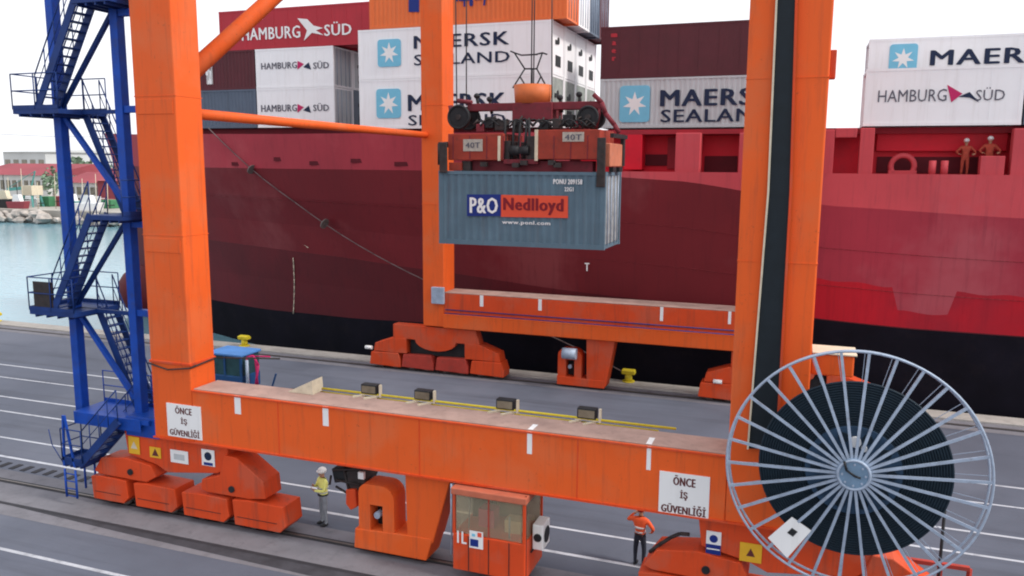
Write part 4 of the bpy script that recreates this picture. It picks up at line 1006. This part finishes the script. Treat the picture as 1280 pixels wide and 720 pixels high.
for px in ((582, 178, 600, 185), (706, 168, 727, 175)):
    x0_, z0_, x1_, z1_ = rect_world(px, sy0-.04); text('40T', 'plate_lettering', GINK, spr, (x0_, z0_, x1_, z1_), sy0-.045, .03)
# pumps, valve blocks and hose loops packed between the beams
for (u0, v0, u1, v1, mm_) in ((606, 146, 616, 160, DK), (618, 150, 632, 163, GREASE), (690, 148, 700, 161, GREASE), (703, 143, 716, 158, DK), (718, 150, 728, 161, SPD), (595, 155, 604, 165, SPD), (640, 150, 650, 166, GREASE), (674, 152, 686, 162, DK)):
    sp('valve_block', mm_, (u0, v0, u1, v1), sy0+random.uniform(.1, .7), .4)
for k in range(12):
    ua = 600+k*11; c_ = [atY(ua+6*j_, 158-9*math.sin(math.pi*j_/4)+random.uniform(-1, 1), sy0+.2+.1*(k % 3)) for j_ in range(5)]
    MB().path(c_, .028, 5).build('hydraulic_hose', DK, spr)
for k in range(9):
    ua = 566+k*21; MB().box(atY(ua, 180, sy0).x, atY(ua, 180, sy0).x+.03, sy0-.02, sy0+.0, SZ+.42, SZ+1.2).build('stiffener_rib', SPD, spr)
for (u0, v0) in ((596, 120), (612, 124), (700, 122), (724, 118)):
    c_ = atY(u0, v0, CY+1.2); MB().tube(c_, c_+Vector((.05, .1, -.5)), .06, 8).blob((c_.x, c_.y, c_.z), .12, .12, .1, 8, 5).build('rope_socket', DK, spr)
# head block
sp('headblock_beam', SPD, (584, 128, 752, 139), CY+.9, .35); sp('headblock_beam', SPD, (584, 128, 752, 139), CY+1.6, .35)
sp('headblock_frame', SPD, (640, 128, 690, 150), CY+.8, 1.3)
for px, rr_ in ((578, .46), (738, .40)):
    q = atY(px, 147, CY+1.1)
    for yy in (CY+.75, CY+1.7):
        sh = MB().cyl((q.x, yy, q.z), rr_*.9, .16, 28, 'Y').build('sheave', DK, spr); MB().torus((q.x, yy+.0, q.z), rr_*.9-.02, .05, 28, 6).build('sheave_rim', DK, sh); MB().cyl((q.x, yy-.06, q.z), .1, .28, 12, 'Y').build('sheave_pin', GREASE, sh)
MB().path([atY(563, 132, CY+.9), atY(566, 150, CY+.9), atY(572, 162, CY+.9)], .09).path([atY(572, 126, CY+.9), atY(590, 128, CY+.9)], .08).build('sheave_guard', SPD, spr)
MB().path([atY(742, 118, CY+.9), atY(752, 128, CY+.9), atY(757, 142, CY+.9), atY(768, 156, CY+.9), atY(774, 166, CY+.9)], .09).path([atY(750, 136, CY+.9), atY(745, 160, CY+.9)], .07).build('sheave_guard', SPD, spr)
# cable basket (rounded tub) with arms
q0 = atY(640, 130, CY+1.1); q1 = atY(686, 105, CY+1.1); bx = (q0.x+q1.x)/2; br = (q1.x-q0.x)/2
g = MB().cyl((bx, CY+1.4, q0.z), br*.94, q1.z-q0.z, 28, 'Z', br); g.build('cable_basket', mat('basket_orange', (.55, .14, .045), .5, .1, 2, (.3, .1, .05), .4), spr)
MB().cyl((bx, CY+1.4, q1.z+.002), br*.9, .01, 28).build('basket_inside', DK, spr)
g = MB()
for a in ((641, 110, 656, 86), (656, 86, 643, 66), (684, 110, 671, 86), (671, 86, 678, 66), (643, 66, 652, 69), (678, 66, 670, 68), (652, 69, 672, 68), (656, 86, 671, 86), (665, 86, 665, 112), (643, 66, 638, 64), (678, 66, 684, 68), (650, 96, 660, 112), (676, 96, 668, 112)):
    g.tube(atY(a[0], a[1], CY+1.3), atY(a[2], a[3], CY+1.3), .028, 5)
g.build('basket_arms', DK, spr)
for a in ((583, 132, 583, -60), (571, 132, 569, -60), (690, 128, 690, -60), (664, 112, 666, -60), (667, 112, 669, -60)):
    MB().tube(atY(a[0], a[1], CY+1.3), atY(a[2], a[3], CY+1.3), .022, 5).build('hoist_rope', DK, spr)
# corner guides and twistlocks
for px, y in (((549, 178, 558, 216), CY-.12), ((745, 172, 757, 234), CY-.12), ((549, 178, 558, 214), CY+2.45), ((746, 176, 757, 214), CY+2.45)):
    sp('corner_guide', GREASE, px, y, .1)
x1_ = CX+6.06
MB().box(x1_-.12, x1_+.1, sy0, sy1, SZ+.18, SZ+.95).build('end_beam', mat('end_beam_salmon', (.5, .17, .1), .6, .2, 2, (.3, .2, .16), .6), spr, bevel=.03)
MB().box(x1_+.0, x1_+.14, sy0+.3, sy0+.8, SZ-.0, SZ+.17).box(x1_+.0, x1_+.14, sy0+1.3, sy0+1.8, SZ-.0, SZ+.17).build('twistlock_box', DK, spr)
MB().beam((x1_+.12, sy0+.1, SZ+1.2), (x1_+.2, sy1-.2, SZ+1.2), .12, .14).box(x1_+.03, x1_+.14, sy1-.3, sy1, SZ+.2, SZ+1.25).build('flipper_arm', DK, spr)
MB().beam((CX-.02, sy0+.1, SZ+.9), (CX-.02, sy1-.2, SZ+1.0), .2, .2).tube((CX-.05, sy0, SZ+.95), (CX-.05, sy0, SZ+.2), .05).build('flipper_arm', DK, spr)

# ------------------------------------------------------------------ bollards
def bollard(x, y, label):
    e = empty('bollard', (x, y, .1), label, 'bollard', 'yellow mooring bollards along the quay edge')
    MB().cyl((x, y, .1), .32, .05, 18).cyl((x, y, .15), .2, .38, 18, 'Z', .17).build('base', YEL, e)
    MB().prismx([(y-.2, .5), (y+.2, .5), (y+.24, .62), (y+.1, .76), (y-.24, .72)], x-.34, x+.34).build('head', YEL, e, bevel=.05)
bollard(-7.96, 39.85, 'yellow bollard with the mooring rope, right of the far support post')
bollard(-31.4, 39.5, 'yellow bollard behind the blue tractor')
bollard(-52.2, 39.6, 'yellow bollard at the far left of the quay edge')

# ------------------------------------------------------------------ terminal tractor behind the near sill
TE = empty('terminal_tractor', (-23.2, 29.4, 0), 'blue terminal tractor parked behind the near left crane leg', 'truck')
TB = mat('tractor_blue', (.012, .06, .17), .4, .1, 2, (.04, .05, .08), .4); TR_ = mat('tractor_roof', (.07, .2, .48), .5)
xa = -24.55; ty = 28.4; TGL = mat('cab_glass', (.02, .06, .07), .3, .3, 2)
MB().box(xa, xa+1.75, ty, ty+1.3, 1.1, 1.75).build('cab_body', TB, TE, bevel=.05)
MB().box(xa+.03, xa+1.72, ty+.04, ty+1.26, 1.75, 2.62).build('cab_window', TGL, TE)
for x in (xa, xa+.8, xa+1.65): MB().box(x, x+.09, ty-.004, ty+.09, 1.74, 2.62).build('cab_pillar', TB, TE)
MB().box(xa-.06, xa+1.82, ty-.06, ty+1.36, 2.62, 2.75).build('cab_roof', TR_, TE, bevel=.05)
MB().box(xa-.3, xa+4.4, ty+.25, ty+1.05, .75, 1.08).build('chassis', TB, TE)
MB().beam((xa+2.3, ty+.2, 1.1), (xa+3.9, ty+.2, 1.3), .2, .12).beam((xa+3.1, ty+.2, 1.2), (xa+3.4, ty+.2, 2.0), .06, .06).build('fifth_wheel', TB, TE)
g = MB().path([(xa+1.95, ty+.2, 1.2), (xa+1.9, ty+.2, 2.6), (xa+2.25, ty+.2, 2.7), (xa+2.5, ty+.2, 2.3), (xa+2.3, ty+.2, 1.3)], .05).path([(xa+2.2, ty+.5, 1.2), (xa+2.1, ty+.5, 2.6), (xa+2.9, ty+.5, 2.65)], .04)
g.build('air_hose', MAG, TE)
MB().tube((xa+1.98, ty+.1, 1.1), (xa+1.98, ty+.1, 2.5), .07, 10).build('exhaust_pipe', GALV, TE)
for x in (xa+.6, xa+3.4):
    for y in (ty-.1, ty+1.1): wq = MB().cyl((x, y, .52), .52, .3, 24, 'Y').build('wheel', RUB, TE); MB().cyl((x, y-.01, .52), .26, .32, 16, 'Y').build('rim', GALV, wq)

# ------------------------------------------------------------------ people
def person(loc, rz, label, J, mats, helmet, sc=1.0, vest=None):
    """J: joints in metres, x right, y forward, z up"""
    e = empty('person', loc, label, 'person', world=False); e.rotation_euler = (0, 0, rz); e.scale = (sc,)*3
    def skin(name, chains, m, mats2=None, sub=1):
        vs, es, rs = [], [], []
        idx = {}
        for ch_ in chains:
            prev = None
            for (k, p_, r_) in ch_:
                if k not in idx: idx[k] = len(vs); vs.append(p_); rs.append(r_)
                if prev is not None: es.append((prev, idx[k]))
                prev = idx[k]
        me = bpy.data.meshes.new('tmp'); me.from_pydata(vs, es, []); o = bpy.data.objects.new('tmp', me); COL.objects.link(o)
        md = o.modifiers.new('s', 'SKIN'); 
        if not me.skin_vertices: me.attributes
        sv = me.skin_vertices[0].data
        for i, r_ in enumerate(rs): sv[i].radius = (r_, r_) if not isinstance(r_, tuple) else r_; sv[i].use_root = (i == 0)
        o.modifiers.new('u', 'SUBSURF').levels = sub
        dg = bpy.context.evaluated_depsgraph_get(); dg.update()
        out = bpy.data.meshes.new_from_object(o.evaluated_get(dg)); bpy.data.objects.remove(o)
        out.name = name; out.materials.clear(); 
        for q in (m if isinstance(m, list) else [m]): out.materials.append(q)
        if mats2:
            for p_ in out.polygons: p_.material_index = mats2(p_.center)
        for p_ in out.polygons: p_.use_smooth = True
        ob = bpy.data.objects.new(name, out); COL.objects.link(ob); ob.parent = e; return ob
    j = J
    body = skin('body', [
        [('pel', j['pel'], .15), ('wai', j['wai'], .135), ('che', j['che'], .17), ('nb', j['nb'], .075), ('nk', j['nk'], .055), ('hd', j['hd'], .085), ('ht', j['ht'], .085)],
        [('pel', 0, 0), ('hl', j['hl'], .1), ('kl', j['kl'], .075), ('al', j['al'], .05), ('tl', j['tl'], .045)],
        [('pel', 0, 0), ('hr', j['hr'], .1), ('kr', j['kr'], .075), ('ar', j['ar'], .05), ('tr', j['tr'], .045)],
        [('che', 0, 0), ('sl', j['sl'], .08), ('el', j['el'], .055), ('wl', j['wl'], .038), ('pl', j['pl'], .04)],
        [('che', 0, 0), ('sr', j['sr'], .08), ('er', j['er'], .055), ('wr', j['wr'], .038), ('pr', j['pr'], .04)]],
        mats, lambda c: mats_pick(c, j))
    for s in 'lr':
        wv = Vector(j['w'+s]); pv = Vector(j['p'+s]); d_ = (pv-wv).normalized(); sd_ = d_.orthogonal().normalized()
        chs = []
        for k, (off, ln) in enumerate(((-.03, .065), (-.01, .08), (.01, .085), (.03, .075))):
            b0 = pv+sd_*off; bend = d_.cross(sd_)*.02
            chs.append([('r', tuple(pv), .022), ('a%d' % k, tuple(b0+d_*.03), .01), ('b%d' % k, tuple(b0+d_*(.03+ln*.6)+bend), .009), ('c%d' % k, tuple(b0+d_*(.03+ln)+bend*2.2), .008)])
        chs.append([('r', 0, 0), ('t1', tuple(pv+sd_*.045), .012), ('t2', tuple(pv+sd_*.065+d_*.035), .01)])
        chs[0] = [(k_, p_, r_) for (k_, p_, r_) in chs[0]]
        skin('hand', chs, SKIN, sub=1)
    hx, hy, hz = j['ht']
    h = MB(); h.blob((hx, hy-.01, hz+.045), .125, .14, .11, 16, 8); h.cyl((hx, hy+.03, hz+.015), .135, .02, 18)
    h.build('helmet', helmet, e)
    f_ = MB().blob((hx, hy+.1, hz-.06), .016, .025, .022, 8, 5); f_.blob((hx-.035, hy+.088, hz-.03), .012, .01, .01, 6, 4); f_.blob((hx+.035, hy+.088, hz-.03), .012, .01, .01, 6, 4)
    f_.box(hx-.025, hx+.025, hy+.085, hy+.1, hz-.115, hz-.105); f_.blob((hx-.1, hy, hz-.05), .012, .02, .03, 6, 4); f_.blob((hx+.1, hy, hz-.05), .012, .02, .03, 6, 4); f_.build('face', SKIN, e)
    if j.get('vest') or mats[0] is ORCL:
        cz_ = j['che'][2]
        for zz, rr_ in ((cz_-.16, .172), (cz_-.30, .155)):
            MB().tube((j['che'][0], j['che'][1], zz), (j['che'][0], j['che'][1], zz+.04), rr_, 18).build('reflective_stripe', CGREY, e)
        MB().tube((0, 0, j['pel'][2]+.03), (0, 0, j['pel'][2]+.08), .165, 18).build('belt', DK, e)
    for s in 'lr':
        ax, ay, az = j['a'+s]; MB().blob((ax, ay+.07, max(.045, az-.04)), .055, .14, .055, 12, 6).build('shoe', DK, e)
    return e
def mats_pick(c, j):
    z = c.z; zw_ = j['pel'][2]+.04
    d = lambda k: (Vector(j[k])-c).length
    if d('pl') < .09 or d('pr') < .09: return 2
    if z > j['nk'][2]-.02 and d('hd') < .3 and d('sl') > .14 and d('sr') > .14: return 2
    if z < zw_: return 1
    if abs(c.x-j['che'][0]) < .2 and z < j['nb'][2] and len(j) and j.get('vest'): return 3
    return 0
BJ = dict(pel=(0, 0, .95), wai=(0, 0, 1.12), che=(0, 0, 1.36), nb=(0, 0, 1.5), nk=(0, .01, 1.56), hd=(0, .02, 1.65), ht=(0, .02, 1.72),
          hl=(-.1, 0, .88), kl=(-.12, .02, .5), al=(-.13, -.02, .1), tl=(-.13, .08, .04), hr=(.1, 0, .88), kr=(.11, .02, .5), ar=(.12, -.02, .1), tr=(.12, .08, .04),
          sl=(-.2, 0, 1.44), el=(-.3, 0, 1.16), wl=(-.3, .1, .92), pl=(-.3, .13, .85), sr=(.2, 0, 1.44), er=(.3, 0, 1.16), wr=(.28, .1, .92), pr=(.28, .13, .85))
def pose(**k): q = dict(BJ); q.update(k); return q
pw = atZ(405, 656, 0)
person(pw, R(150), 'worker in white helmet, yellow vest and grey trousers standing by the brake housing', pose(el=(-.3, .12, 1.2), wl=(-.12, .3, 1.22), pl=(-.04, .34, 1.24), er=(.3, .05, 1.18), wr=(.14, .26, 1.3), pr=(.06, .3, 1.34), vest=1), [HIVIS, TROU, SKIN, HIVIS], HELM)
pw2 = atZ(799, 707, 0)
person(pw2, R(-12), 'worker in orange top and dark trousers with raised elbows right of the cabin', pose(el=(-.42, .02, 1.32), wl=(-.28, .12, 1.5), pl=(-.2, .16, 1.55), er=(.4, .0, 1.22), wr=(.3, .16, 1.05), pr=(.26, .2, 1.0), kl=(-.14, .02, .5), kr=(.13, .02, .5)), [ORCL, DTRO, SKIN, DTRO], HELR, .95)
CREWO = mat('crew_overalls', (.4, .07, .045), .85, .2, 8)
crew = pose(el=(-.42, .1, 1.2), wl=(-.34, .34, 1.1), pl=(-.3, .4, 1.1), er=(.42, .1, 1.2), wr=(.34, .34, 1.1), pr=(.3, .4, 1.1))
c1 = atY(1238, 176, 42.35); person((c1.x, 42.35, 10.61), R(180), 'crew member in orange overalls and white helmet above the pedestal on the ship deck', crew, [CREWO, CREWO, SKIN, CREWO], HELM, 1.0)
c1 = atY(1208, 180, 42.45); person((c1.x, 42.45, 10.61), R(180), 'crew member in orange overalls left of the one above the pedestal', crew, [CREWO, CREWO, SKIN, CREWO], HELM, .95)

for o in list(bpy.data.objects):
    if '_w' in o: del o['_w']
